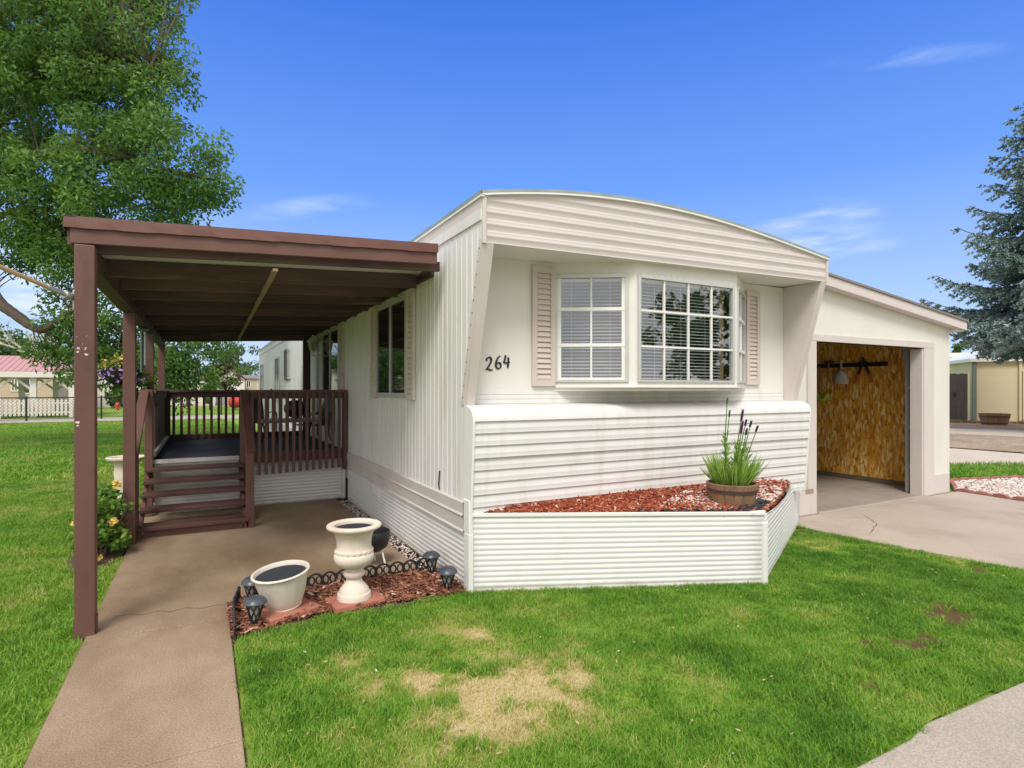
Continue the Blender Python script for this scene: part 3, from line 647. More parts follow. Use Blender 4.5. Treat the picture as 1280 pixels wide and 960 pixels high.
# --- house number, brush style numerals
def ribbon(mb, pts, x0, z0, s, y):
    P_ = [Vector((p[0], 0, p[1])) for p in pts]; dense = []
    for i in range(len(P_)-1):
        p0, p1, p2, p3 = P_[max(i-1,0)], P_[i], P_[i+1], P_[min(i+2,len(P_)-1)]
        for k in range(6):
            t_ = k/6; dense.append(.5*((2*p1)+(p2-p0)*t_+(2*p0-5*p1+4*p2-p3)*t_*t_+(3*p1-p0-3*p2+p3)*t_**3))
    dense.append(P_[-1]); pen = Vector((.075,0,.045))
    b = len(mb.v); n = len(dense)
    for i, p in enumerate(dense):
        d = (dense[min(i+1,n-1)]-dense[max(i-1,0)]).normalized(); nn = Vector((-d.z,0,d.x)); hw = .034+.045*abs(nn.dot(pen.normalized()))
        for sgn in (-1,1):
            q = p+nn*hw*sgn
            mb.v += [(x0+q.x*s, y, z0+q.z*s), (x0+q.x*s, y+.007, z0+q.z*s)]
    for i in range(n-1):
        a = b+i*4; c = a+4
        mb.f += [(a,a+2,c+2,c),(a+1,c+1,c+3,a+3),(a,c,c+1,a+1),(a+2,a+3,c+3,c+2)]
    mb.f += [(b,b+1,b+3,b+2),(b+4*(n-1),b+4*(n-1)+2,b+4*(n-1)+3,b+4*(n-1)+1)]
hn = MB(); yy = .1915; s_ = .112
ribbon(hn, [(.04,.74),(.10,.92),(.28,1.0),(.44,.88),(.42,.66),(.24,.34),(.02,.06)], .245, 1.762, s_, yy); ribbon(hn, [(.02,.06),(.2,.10),(.38,.02),(.56,.07)], .245, 1.762, s_, yy-.001)
ribbon(hn, [(.42,1.0),(.2,.78),(.06,.42),(.10,.12),(.28,.02),(.46,.14),(.46,.36),(.30,.48),(.12,.36)], .332, 1.778, s_, yy)
ribbon(hn, [(.16,.98),(.10,.7),(.02,.44),(.18,.40),(.52,.44)], .415, 1.786, s_, yy); ribbon(hn, [(.40,.82),(.38,.5),(.34,.02)], .415, 1.786, s_, yy-.001)
hn.build('house_number', M['ink'], HOME)
# --- louvred shutters on the front
def shutter_mesh(w_, h_, nl):                    # in x (width) and z, front at y=0 facing -y, thickness .025
    mb = MB(); fwid = min(.045, w_*.2)
    mb.box(0, fwid, -.028, 0, 0, h_); mb.box(w_-fwid, w_, -.028, 0, 0, h_); mb.box(fwid, w_-fwid, -.028, 0, 0, .06); mb.box(fwid, w_-fwid, -.028, 0, h_-.06, h_); mb.box(fwid, w_-fwid, -.006, 0, .06, h_-.06)
    zz = .06; st = (h_-.12)/nl
    for k in range(nl):
        b = len(mb.v); z0 = .06+k*st
        mb.v += [(fwid,-.024,z0+.004),(w_-fwid,-.024,z0+.004),(w_-fwid,-.010,z0+st*.94),(fwid,-.010,z0+st*.94),(fwid,-.006,z0+.004),(w_-fwid,-.006,z0+.004)]
        mb.f += [(b,b+1,b+2,b+3),(b+4,b+5,b+1,b)]
    return mb
for x0, w_, z0, h_ in ((.69,.235,1.632,1.065),(3.43,.21,1.655,1.045)):
    s = shutter_mesh(w_, h_, 20); s.xf(Matrix.Translation((x0,.196,z0))); s.build('shutter', M['shutter'], HOME)
# --- bay window
bay = MB(); A, B, C_, D_ = Vector((.93,.2,0)), Vector((1.545,-.19,0)), Vector((2.84,-.19,0)), Vector((3.42,.2,0)); BZ0, BZ1 = 1.588, 2.715
outl = [A, B, C_, D_]
inn = [Vector((1.02,.2,0)), Vector((1.58,-.13,0)), Vector((2.80,-.13,0)), Vector((3.33,.2,0))]
bay.prism([tuple(p[:2]) for p in (A,B,C_,D_)], BZ0, BZ0+.03)
bay.prism([tuple(p[:2]) for p in (A+Vector((-.03,0,0)),B+Vector((-.02,-.03,0)),C_+Vector((.02,-.03,0)),D_+Vector((.03,0,0)))], BZ0+.03, BZ0+.040)
bay.prism([tuple(p[:2]) for p in (A,B,C_,D_)], 2.685, BZ1+.055)
def facet(p, q):
    s = (q-p).normalized(); n = Vector((s.y, -s.x, 0)); return s, n, (q-p).length
def loc2(p, s, n, a, o_, z): v = p+s*a+n*o_; return (v.x, v.y, z)
def fbox(mb, fr, a0, a1, o0, o1, z0, z1):
    p, s, n = fr; b = len(mb.v)
    mb.v += [loc2(p,s,n,a,o_,z) for a, o_, z in ((a0,o0,z0),(a1,o0,z0),(a1,o1,z0),(a0,o1,z0),(a0,o0,z1),(a1,o0,z1),(a1,o1,z1),(a0,o1,z1))]
    mb.f += [tuple(b+i for i in q) for q in ((0,3,2,1),(4,5,6,7),(0,1,5,4),(1,2,6,5),(2,3,7,6),(3,0,4,7))]
facs = []
for (p, q, m0, m1, cols, kind) in ((A,B,.012,.075,2,'hung'),(B,C_,.03,.05,4,'fixed'),(C_,D_,.05,.012,1,'hung')):
    s, n, ln = facet(p, q); fr = (p, s, n); facs.append((fr, ln, m0, m1, cols, kind))
    if m0 > .014: fbox(bay, fr, .0, m0, -.05, 0, BZ0+.038, 2.685)
    if m1 > .014: fbox(bay, fr, ln-m1, ln, -.05, 0, BZ0+.038, 2.685)
    fbox(bay, fr, m0, ln-m1, -.05, 0, BZ0+.038, 1.675); fbox(bay, fr, m0, ln-m1, -.05, 0, 2.63, 2.685)
bayo = bay.build('bay_window', M['wallboard'], HOME)
rm = MB(); rm.box(.98,3.37,.225,1.6,1.5,2.75); rm.f = rm.f[:2]+rm.f[3:]; rm.build('room_lining', M['room'], HOME)
for fr, ln, m0, m1, cols, kind in facs:
    a0, a1, z0, z1 = m0, ln-m1, 1.668, 2.637
    f = MB(); t_ = .021
    fbox(f, fr, a0-.012, a0+t_, -.03, .016, z0, z1); fbox(f, fr, a1-t_, a1+.012, -.03, .016, z0, z1); fbox(f, fr, a0+t_, a1-t_, -.03, .016, z0, z0+t_); fbox(f, fr, a0+t_, a1-t_, -.03, .022, z1-t_-.012, z1)
    k = a0
    while k < a1:                                # screw heads round the metal frame
        fbox(f, fr, k+.02, k+.025, .0, .006, z1+.006, z1+.011); fbox(f, fr, k+.02, k+.025, .0, .006, z0-.010, z0-.005); k += .075
    f.build('window_frame', M['alum'], HOME if False else bayo)
    mu = MB(); wd_ = .018 if kind == 'fixed' else .03
    for r_ in (1, 2): zz = z0+(z1-z0)*r_/3 + (.01 if kind == 'hung' else 0); fbox(mu, fr, a0+t_, a1-t_, -.012, .012, zz-wd_/2, zz+wd_/2)
    for c3 in range(1, cols): aa = a0+(a1-a0)*c3/cols; fbox(mu, fr, aa-.008, aa+.008, -.010, .009, z0+t_, z1-t_-.012)
    if kind == 'hung' and cols > 1: fbox(mu, fr, a0+t_, a0+t_+.03, -.01, .008, z0+t_, z1-t_-.012); fbox(mu, fr, a1-t_-.03, a1-t_, -.01, .008, z0+t_, z1-t_-.012); fbox(mu, fr, a0+t_+.03, a1-t_-.03, -.01, .008, z0+t_, z0+t_+.02)
    if cols == 1: fbox(mu, fr, (a0+a1)/2-.006, (a0+a1)/2+.006, -.010, .009, z0+t_, z1-t_-.012)
    mu.build('muntins', M['white'], bayo)
    g = MB(); P_, s, n = fr; g.v = [loc2(P_,s,n,a,-.004,z) for a, z in ((a0+t_,z0+t_),(a1-t_,z0+t_),(a1-t_,z1-t_),(a0+t_,z1-t_))]; g.f = [(0,1,2,3)]; g.build('window_glass', M['glass'], bayo)
    bl = MB(); b0, b1 = a0+.03, a1-(.03 if kind == 'hung' else .11); zz = z0+.03
    while zz < z1-.05:
        b = len(bl.v); bl.v += [loc2(P_,s,n,a,o_,z) for a, o_, z in ((b0,-.062,zz),(b1,-.062,zz),(b1,-.086,zz+.011),(b0,-.086,zz+.011))]; bl.f.append((b,b+1,b+2,b+3)); zz += .0305
    fbox(bl, fr, b0, b1, -.09, -.055, z1-.055, z1-.03)
    for q_ in (.2,.5,.8): aa = b0+(b1-b0)*q_; fbox(bl, fr, aa-.0012, aa+.0012, -.061, -.059, z0+.03, z1-.05)
    bl.build('blind', M['slat'], bayo)
    if kind == 'fixed':
        cu = MB(); fbox(cu, fr, b1+.02, b1+.075, -.12, -.09, z0, z1); cu.build('curtain', M['barewood'], bayo)
# --- windows and shutters on the left wall
def side_window(v0, v1, z0, z1, shut, far=False):
    wd = MB(); x = -.012
    wd.box(x-.03, 0, v0, v0+.04, z0, z1); wd.box(x-.03, 0, v1-.04, v1, z0, z1); wd.box(x-.03, 0, v0+.04, v1-.04, z0, z0+.05); wd.box(x-.03, 0, v0+.04, v1-.04, z1-.05, z1)
    wd.box(x-.028, 0, (v0+v1)/2-.025, (v0+v1)/2+.015, z0+.05, z1-.05)
    wo = wd.build('window', M['alum'], HOME)
    g = MB(); g.v = [(x-.014,v0+.04,z0+.05),(x-.014,v1-.04,z0+.05),(x-.014,v1-.04,z1-.05),(x-.014,v0+.04,z1-.05)]; g.f = [(0,1,2,3)]; g.build('window_glass', M['darkglass'], wo)
    rot = Matrix.Rotation(R(-90), 4, 'Z')
    for a0, a1 in shut:
        s = shutter_mesh(a1-a0, z1-z0+.04, 19 if not far else 14); s.xf(Matrix.Translation((-.012, a1, z0-.02)) @ rot); s.build('shutter', M['shutter'] if not far else M['greywood'], HOME)
side_window(1.50, 2.68, 1.515, 2.58, ((1.275,1.497),(2.685,2.94)))
side_window(4.86, 6.28, 1.515, 2.585, ((4.56,4.855),(6.285,6.65)))
side_window(10.58, 11.03, 1.86, 2.60, ((11.03,11.7),), True)
side_window(12.85, 13.95, 1.3, 2.53, (), True)
side_window(17.75, 18.85, 1.3, 2.52, (), True)
sd = MB(); sd.box(-.03,-.002,14.5,15.45,.75,2.45); sdo = sd.build('door', M['white'], HOME, bevel=.01); dh = MB(); dh.lathe([(.0,-.03),(.03,-.02),(.03,.02),(.0,.03)], (-.06,14.62,1.6), 10); dh.build('door_handle', M['black'], sdo)
sm_ = MB(); sm_.box(-.03,-.004,6.86,6.93,.7,2.9); sm_.build('wall_seam_trim', M['siding'], HOME)

# wall lantern beside the deck
LN = thing('wall_lantern', (-.16,6.45,2.22), 'small white carriage lantern on the left wall under the porch roof', 'lantern')
b_ = MB(); b_.box(-.04,-.012,6.39,6.51,2.25,2.45); b_.tube([(-.03,6.45,2.33),(-.09,6.45,2.20),(-.16,6.45,2.21)], .011, 8); b_.build('wall_bracket', M['white'], LN, bevel=.004)
c = (-.16,6.45,2.22); b_ = MB(); b_.lathe([(.0,.36),(.012,.345),(.012,.32),(.05,.29),(.105,.235),(.108,.225),(.0,.225)], c, 8); b_.build('lantern_cap', M['white'], LN); b_ = MB(); b_.lathe([(0,-.02),(.012,0),(.02,.03),(.045,.06),(.055,.072),(0,.072)], c, 8); b_.build('lantern_base', M['white'], LN)
b_ = MB()
for k in range(6): a = k*math.pi/3; b_.bar((c[0]+.05*math.cos(a),c[1]+.05*math.sin(a),c[2]+.07),(c[0]+.09*math.cos(a),c[1]+.09*math.sin(a),c[2]+.228),.008,.008)
b_.build('lantern_cage', M['white'], LN); b_ = MB(); b_.lathe([(.045,.072),(.082,.225)], c, 6); b_.build('lantern_glass', M['lampglass'], LN)

# ================================================================== PORCH ROOF (carport style)
PR = thing('porch_roof', (-1.3,.4,0), 'brown post and beam porch roof over the deck and walkway', 'porch roof')
def zr(u): return 2.545 + (u+2.63)*.048         # underside of the front board
PXL, PXR = -2.64, -.115
b_ = MB(); b_.slab([(PXL+.02,.40,zr(PXL)),(PXR,.40,zr(PXR)),(PXR,.40,zr(PXR)+.105),(PXL+.02,.40,zr(PXL)+.105)], (0,.038,0)); b_.build('front_board', M['brown'], PR, bevel=.004)
# metal flashing with a wavy lower lip
xs_ = np.linspace(PXL-.012, PXR+.004, 40); b_ = MB()
wv = lambda x: .0015*math.sin(x*9)+.002*math.sin(x*23)+.0015*math.sin(x*41)
b_.quadgrid([[(x,.455,zr(x)+.175) for x in xs_],[(x,.388,zr(x)+.170) for x in xs_],[(x,.384,zr(x)+.135) for x in xs_],[(x,.380+wv(x)*.8,zr(x)+.094+wv(x)) for x in xs_]])
ys_ = np.linspace(.384, 8.25, 20); b_.quadgrid([[(PXL+.05,y,zr(PXL)+.172) for y in ys_],[(PXL-.012,y,zr(PXL)+.170) for y in ys_],[(PXL-.014,y,zr(PXL)+.09) for y in ys_]])
fo = b_.build('roof_flashing', M['browntrim'], PR); md = fo.modifiers.new('thick','SOLIDIFY'); md.thickness = .003
b_ = MB(); b_.box(PXL, PXL+.035, .44, 8.22, zr(PXL)-.005, zr(PXL)+.125); b_.build('side_board', M['brown'], PR, bevel=.004)
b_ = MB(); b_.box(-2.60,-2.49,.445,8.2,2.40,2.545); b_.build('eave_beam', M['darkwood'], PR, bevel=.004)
b_ = MB(); b_.slab([(-.05,.75,2.63),(-.012,.75,2.63),(-.012,.75,2.72),(-.05,.75,2.72)], (0,7.45,0)); b_.build('wall_ledger', M['darkwood'], PR)
b_ = MB(); ysr = np.linspace(.56, 8.22, 108)
b_.quadgrid([[(x, y, zr(x)+.050+.006*math.sin(i*math.pi/2)) for x in (-2.6,-1.7,-.9,-.06)] for i, y in enumerate(ysr)]); rp = b_.build('roof_panel', M['roofsheet'], PR); md = rp.modifiers.new('thick','SOLIDIFY'); md.thickness = .004
yv = .52
for k in range(13):
    y = .50+k*.618
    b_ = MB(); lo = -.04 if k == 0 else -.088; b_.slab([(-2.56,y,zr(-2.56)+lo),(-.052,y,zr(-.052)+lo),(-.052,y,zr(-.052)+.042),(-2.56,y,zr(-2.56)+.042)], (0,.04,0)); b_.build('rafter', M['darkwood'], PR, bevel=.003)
b_ = MB(); b_.bar((-1.385,.46,zr(-1.385)-.102),(-1.31,7.2,zr(-1.3)-.102),.036,.02); b_.build('cross_batten', M['barewood'], PR)
b_ = MB(); b_.slab([(-2.6,8.2,zr(-2.6)-.03),(-.02,8.2,zr(0)-.03),(-.02,8.2,zr(0)+.13),(-2.6,8.2,zr(-2.6)+.13)], (0,.04,0)); b_.build('rear_board', M['brown'], PR)
for y in (.446, 2.967, 5.418, 8.036):
    b_ = MB(); b_.box(-2.598,-2.488,y-.05,y+.06,-.01,2.402 if y > 1 else 2.542); po = b_.build('post', M['brown'], PR, bevel=.006)
    b_ = MB(); b_.box(-2.604,-2.482,y-.056,y+.066,-.012,.006); b_.box(-2.604,-2.599,y-.03,y+.04,.006,.11); b_.box(-2.487,-2.482,y-.03,y+.04,.006,.11); b_.build('post_foot', M['brown'], po)
    if y < 1:
        b_ = MB(); r3 = random.Random(5)
        for px, py, s in ((98,435.5,.011),(107,435,.009),(97,440,.012),(108,443,.013),(106.5,437,.006),(103,430,.004),(108,420,.004),(96,421,.004),(96.5,528,.016),(97,532,.010)):
            p = onV(px, py, y-.0512); n_ = 9; ctr = len(b_.v); b_.v.append(tuple(p))
            for k in range(n_): a = 2*math.pi*k/n_; rr = s*r3.uniform(.4,.9); b_.v.append((p.x+rr*math.cos(a), p.y, p.z+rr*math.sin(a)*.8))
            b_.f += [(ctr, ctr+1+k, ctr+1+(k+1) % n_) for k in range(n_)]
        b_.build('paint_chips', M['urn'], po)
b_ = MB(); b_.box(-.27,-.15,6.75,6.87,.70,zr(-.2)); b_.build("rear_post", M['darkwood'], PR, bevel=.005)
# pole and bracket on the front post
FPOLE = thing('flag_pole', (-2.62,.46,2.2), 'bare wooden flag pole in a silver bracket on the front porch post', 'flag pole')
p0 = onV(90,373,.46); p0 = Vector((-2.602,.46,p0.z)); p1 = at(-60,308,2.95); dirp = (p1-p0).normalized()
b_ = MB(); b_.tube([p0+dirp*.19, p1], .0135, 12); b_.build('wooden_pole', M['polewood'], FPOLE, smooth=True)
b_ = MB(); b_.tube([p0+dirp*.05, p0+dirp*.22], .0165, 12); b_.tube([p0+dirp*.20,p0+dirp*.225], .019, 12); b_.tube([p0+dirp*.0, p0+dirp*.09], .026, 12); b_.box(-2.612,-2.599,.43,.49,p0.z-.075,p0.z+.045); b_.build('pole_bracket', M['steel'], FPOLE, smooth=True)

# ================================================================== DECK
DK = thing('deck', (-1.25,4.4,0), 'raised brown wooden deck with railings, dark carpet and open steps', 'deck')
DZ = .70
b_ = MB(); b_.box(-2.44,-.02,4.42,7.58,DZ-.035,DZ); b_.build('carpet', M['carpet'], DK)
b_ = MB(); b_.box(-2.45,-1.44,4.395,4.425,DZ-.045,DZ+.006); b_.build('edge_strip', M['nosing'], DK)
b_ = MB(); b_.box(-1.30,-.03,4.36,4.40,.60,.745); b_.box(-2.46,-2.42,4.42,7.6,.58,.74); b_.box(-2.42,-.03,7.58,7.62,.58,.80); b_.build('rim_board', M['brown'], DK, bevel=.004)
b_ = MB(); b_.quadgrid(ribs((-2.42,4.46,0),(-.02,4.46,0),0,.664,(0,-1,0),.046,.007)); b_.box(-.075,-.022,4.43,4.47,0,.60); b_.build('deck_skirting', M['skirt'], DK, smooth=True)
b_ = MB(); b_.box(-1.36,-.03,4.345,4.365,1.475,1.562); b_.build('rail_board', M['brown'], DK, bevel=.003); b_ = MB(); b_.box(-1.40,-.03,4.31,4.42,1.562,1.597); b_.build('rail_cap', M['brown'], DK, bevel=.005)
for k in range(15):
    x = -1.285 + k*.0885
    b_ = MB(); b_.box(x-.02,x+.02,4.305,4.343,.435+k*.003,1.562); b_.build('baluster', M['brown'], DK, bevel=.003)
b_ = MB(); b_.box(-.075,-.012,4.345,4.42,.44,1.56); b_.build('rail_post', M['brown'], DK, bevel=.004)
b_ = MB(); b_.box(-1.43,-1.34,4.33,4.42,.0,1.60); b_.build('rail_post', M['brown'], DK, bevel=.005)
b_ = MB(); b_.box(-2.52,-2.43,4.33,4.42,.0,1.60); b_.build('rail_post', M['brown'], DK, bevel=.005)
b_ = MB(); b_.box(-2.47,-2.38,7.50,7.60,.0,1.60); b_.build('rail_post', M['brown'], DK, bevel=.005)
# rear railing
b_ = MB(); b_.box(-2.38,-.05,7.52,7.55,1.46,1.55); b_.build('rail_board', M['brown'], DK, bevel=.003); b_ = MB(); b_.box(-2.47,-.05,7.47,7.60,1.55,1.59); b_.build('rail_cap', M['brown'], DK, bevel=.005)
for k in range(20):
    x = -2.33+k*.118; b_ = MB(); b_.box(x-.022,x+.022,7.545,7.583,.74,1.552); b_.build('baluster', M['brown'], DK, bevel=.003)
# left railing: weathered cap and rail, close-set boards
b_ = MB(); b_.box(-2.53,-2.40,4.42,7.50,1.552,1.590); b_.build('rail_cap', M['greywood'], DK, bevel=.005); b_ = MB(); b_.box(-2.46,-2.43,4.42,7.50,1.46,1.552); b_.build('rail_board', M['greywood'], DK, bevel=.003)
b_ = MB(); b_.box(-2.44,-2.40,4.42,7.5,.745,.80); b_.build('bottom_rail', M['nosing'], DK, bevel=.003)
for k in range(22):
    y = 4.50+k*.138; b_ = MB(); b_.box(-2.50,-2.462,y,y+.05 if k < 9 else y+.10,.60,1.552); b_.build('baluster', M['brown'] if k < 9 else M['greywood'], DK, bevel=.003)
# steps
tz = [.125,.255,.385,.505,.62]; ty = [3.06,3.38,3.64,3.90,4.13]
for z, y in zip(tz, ty):
    b_ = MB(); b_.box(-2.50,-1.40,y,y+.27,z-.042,z); b_.build('tread', M['tread'], DK, bevel=.006)
b_ = MB(); b_.box(-2.44,-1.47,3.12,3.15,.0,.08); b_.build('kick_board', M['brown'], DK)
for x in (-2.50,-1.45):
    b_ = MB(); b_.slab([(x,3.10,0),(x,3.16,0),(x,3.20,.02),(x,4.40,.5),(x,4.40,.66),(x,4.28,.575),(x,4.02,.46),(x,3.76,.34),(x,3.50,.21),(x,3.10,.08)], (.045,0,0)); b_.build('stringer', M['brown'], DK, bevel=.004)
for x in (-2.535,-1.40):
    b_ = MB(); b_.box(x-.03,x+.055,3.10,3.19,0,.93); b_.build('step_post', M['brown'], DK, bevel=.005)
    b_ = MB(); b_.bar((x+.015,3.02,.90),(x+.015,4.36,1.585),.10,.04); b_.build('step_handrail', M['brown'], DK, bevel=.005)
# deck furniture
def chair(loc, rz, label):
    T = thing('patio_chair', loc, label, 'chair', 'black metal patio chairs on the deck', rz)
    b_ = MB(); b_.box(-.23,.23,-.22,.22,.41,.44); b_.build('seat', M['black'], T, local=True, bevel=.01)
    b_ = MB(); b_.quadgrid([[(x,.22+.10*t_*t_+.02*(x/.22)**2,.44+t_*.52) for x in np.linspace(-.21,.21,7)] for t_ in np.linspace(0,1,7)]); o = b_.build('backrest', M['black'], T, local=True); o.modifiers.new('thick','SOLIDIFY').thickness = .014
    for sx in (-1,1):
        b_ = MB(); b_.tube([(sx*.25,-.26,0),(sx*.25,-.22,.30),(sx*.26,-.20,.60),(sx*.27,-.10,.66),(sx*.27,.2,.64),(sx*.23,.27,.70)], .013, 6); b_.build('arm', M['black'], T, local=True, smooth=True)
        b_ = MB(); b_.tube([(sx*.24,.30,0),(sx*.23,.2,.25),(sx*.22,.22,.46)], .013, 6); b_.build('leg', M['black'], T, local=True, smooth=True)
    T.scale = (.86,.86,.80); return T
chair((-.34,5.35,DZ), R(-75), 'black metal patio chair nearest the home wall, facing the little table')
chair((-1.02,6.55,DZ), R(150), 'black metal patio chair on the far side of the table by the rear railing')
TB = thing('patio_table', (-.68,5.75,DZ), 'small tan topped patio table on the dark deck carpet', 'table')
b_ = MB(); b_.box(-.40,.40,-.42,.42,.385,.42); b_.build('tabletop', M['tabletop'], TB, local=True, bevel=.008)
for sx in (-1,1):
    for sy in (-1,1): b_ = MB(); b_.tube([(sx*.36,sy*.38,0),(sx*.30,sy*.30,.2),(sx*.33,sy*.35,.39)], .015, 6); b_.build('leg', M['black'], TB, local=True)
PT = thing('tabletop_grill', (-.55,5.72,DZ+.42), 'round black lidded grill standing on the tan patio table', 'grill')
b_ = MB(); b_.lathe([(.05,.0),(.13,.04),(.17,.11),(.175,.15)], (0,0,.02), 20); b_.build('bowl', M['black'], PT, local=True, smooth=True)
b_ = MB(); b_.lathe([(.178,.17),(.165,.23),(.11,.29),(.03,.31),(.0,.31)], (0,0,.0), 20); lid = b_.build('lid', M['black'], PT, local=True, smooth=True); b_ = MB(); b_.tube([(-.05,0,.30),(-.04,0,.345),(.04,0,.345),(.05,0,.30)], .01, 6); b_.build('handle', M['steel'], lid, local=True)

# ================================================================== PLANTER BED
PB = thing('raised_planter', (1.5,-.5,0), 'raised bed walled with white ribbed metal below the bay window', 'planter bed')
PA, PFR, PBR = Vector((.012,-.035,0)), Vector((2.236,-.983,0)), Vector((4.49,.29,0))
def normal_of(p, q): d = (q-p).normalized(); return Vector((d.y,-d.x,0))
n1 = normal_of(PA, PFR); n2 = normal_of(PFR, PBR)
b_ = MB(); rows = ribs(PA, PFR, -.02, .60, n1); rows = [[(x, y, z*(1-.05*(j/12))) for j, (x, y, z) in enumerate(r)] for r in rows]; b_.quadgrid(rows)
fp = b_.build('front_panel', M['skirt'], PB, smooth=True); fp.modifiers.new('thick','SOLIDIFY').thickness = .006
b_ = MB(); rows = ribs(PFR, PBR, -.02, .60, n2)
def sag(t): return np.interp(t, [0,.12,.3,.5,.75,1], [.562,.528,.502,.502,.535,.61])
rows = [[(x, y, min(z, sag(j/12))) for j, (x, y, z) in enumerate(r)] for r in rows]; b_.quadgrid(rows)
sp = b_.build('side_panel', M['skirt'], PB, smooth=True); sp.modifiers.new('thick','SOLIDIFY').thickness = .006
b_ = MB(); b_.bar(PA+n1*.006+Vector((0,0,.607)), PFR+n1*.006+Vector((0,0,.575)), .016, .03); b_.build('top_trim', M['white'], PB, bevel=.004)
b_ = MB(); b_.box(2.215,2.262,-1.005,-.965,-.02,.50); b_.build('corner_trim', M['white'], PB, bevel=.006)
b_ = MB(); b_.bar(PFR+Vector((-.12,.04,.578)), PFR+Vector((.05,.03,.572)), .03, .035); b_.build('corner_joint', M['white'], PB, bevel=.01)
def bedz(x, y):
    fx = np.clip(x/2.24, 0, 1); front = np.where(x < 2.24, -.035-.948*fx, -.983+(x-2.236)*.565); t = np.clip((y-front)/np.maximum(.08-front, .05), 0, 1)
    tt = np.clip((x-2.236)/2.25, 0, 1); lip = np.where(x < 2.24, .565-.02*fx, np.interp(tt, [0,.12,.3,.5,.75,1], [.535,.505,.48,.485,.52,.6]))
    return lip + (.655-lip)*t**.8 + .014*(vnoise(x, y, 5, 8)-.5)
BED = [(.12,-.035),(2.215,-.94),(4.41,.27),(4.1,.30),(.03,.06)]
def sheet_mesh(name, poly, step, zf, m, parent=None):
    xs = np.arange(min(p[0] for p in poly), max(p[0] for p in poly)+step, step); ys = np.arange(min(p[1] for p in poly), max(p[1] for p in poly)+step, step)
    X, Y = np.meshgrid(xs, ys, indexing='ij'); nx, ny = X.shape; x, y = X.ravel(), Y.ravel()
    i = np.arange(nx-1)[:, None]*ny + np.arange(ny-1)[None]; f = np.stack([i, i+ny, i+ny+1, i+1], -1).reshape(-1, 4)
    f = f[inpoly(x[f].mean(1), y[f].mean(1), poly)]; used, inv = np.unique(f, return_inverse=True)
    return np_mesh(name, np.stack([x, y, zf(x, y)], 1)[used], inv.reshape(-1, 4), m, parent, smooth=True)
sheet_mesh('soil', BED, .03, lambda x, y: bedz(x, y)-.004, M['mulchbase'], PB)
def gravelmask(x, y): return np.clip(1.3-np.sqrt(((x-2.75)/1.45)**2+((y+.36)/.46)**2)*1.05+(vnoise(x, y, 6, 12)-.5)*.9, 0, 1)*(x > 1.35)
def chips(name, poly, n, l0, l1, m, label, zf, keep=None, parent=None, tone=None, lift=.006, wr=(.16,.34)):
    x0, x1 = min(p[0] for p in poly), max(p[0] for p in poly); y0, y1 = min(p[1] for p in poly), max(p[1] for p in poly)
    x = rng.uniform(x0, x1, n*4); y = rng.uniform(y0, y1, n*4); k = inpoly(x, y, poly)
    if keep is not None: k &= rng.random(len(x)) < keep(x, y)
    x, y = x[k][:n], y[k][:n]; n = len(x)
    d = unit(np.stack([rng.normal(size=n), rng.normal(size=n), rng.normal(size=n)*.28], 1)); up = unit(np.stack([rng.normal(size=n)*.35, rng.normal(size=n)*.35, np.ones(n)], 1))
    s = unit(np.cross(d, up)); q = np.cross(s, d); L_ = rng.uniform(l0, l1, n)[:, None]; W_ = L_*rng.uniform(wr[0], wr[1], n)[:, None]; T_ = np.full((n,1), .003)
    c = np.stack([x, y, zf(x, y)+rng.uniform(0, lift*2, n)+.002], 1)
    v = np.stack([c+d*L_*a+s*W_*b2*(1 if abs(a) < .4 else .8)+q*T_*e for e in (-1,1) for a, b2 in ((-.5,-.5),(.5,-.4),(.5,.45),(-.5,.5))], 1).reshape(-1, 3)
    fb = np.array([(0,3,2,1),(4,5,6,7),(0,1,5,4),(1,2,6,5),(2,3,7,6),(3,0,4,7)]); f = (np.arange(n)[:, None, None]*8+fb[None]).reshape(-1, 4)
    t_ = np.clip(rng.beta(2, 2.6, n) + (rng.random(n) > .93)*.4, 0, 1)
    return tag(np_mesh(name, v, f, m, parent, {'rnd': np.repeat(t_, 8)}), label, 'mulch', kind='stuff')
chips('mulch_chips', BED, 10000, .025, .085, M['chip'], 'red wood mulch filling the raised white planter bed', bedz, keep=lambda x, y: 1-gravelmask(x, y)*.93)
pebbles('gravel', [(1.3,-.56),(2.2,-.93),(3.7,-.1),(4.1,.1),(4.0,.16),(2.6,.03)], 8000, .009, .024, M['pebble'], 'pinkish pea gravel spread round the half barrel planter', zfun=bedz)
chips('liner_scraps', [(1.25,-.52),(2.2,-.92),(2.9,-.52),(2.6,-.52),(2.15,-.82),(1.3,-.48)], 420, .03, .08, M['liner'], 'black plastic liner scraps showing along the front lip of the raised bed', bedz, lift=.012, wr=(.5,.9))
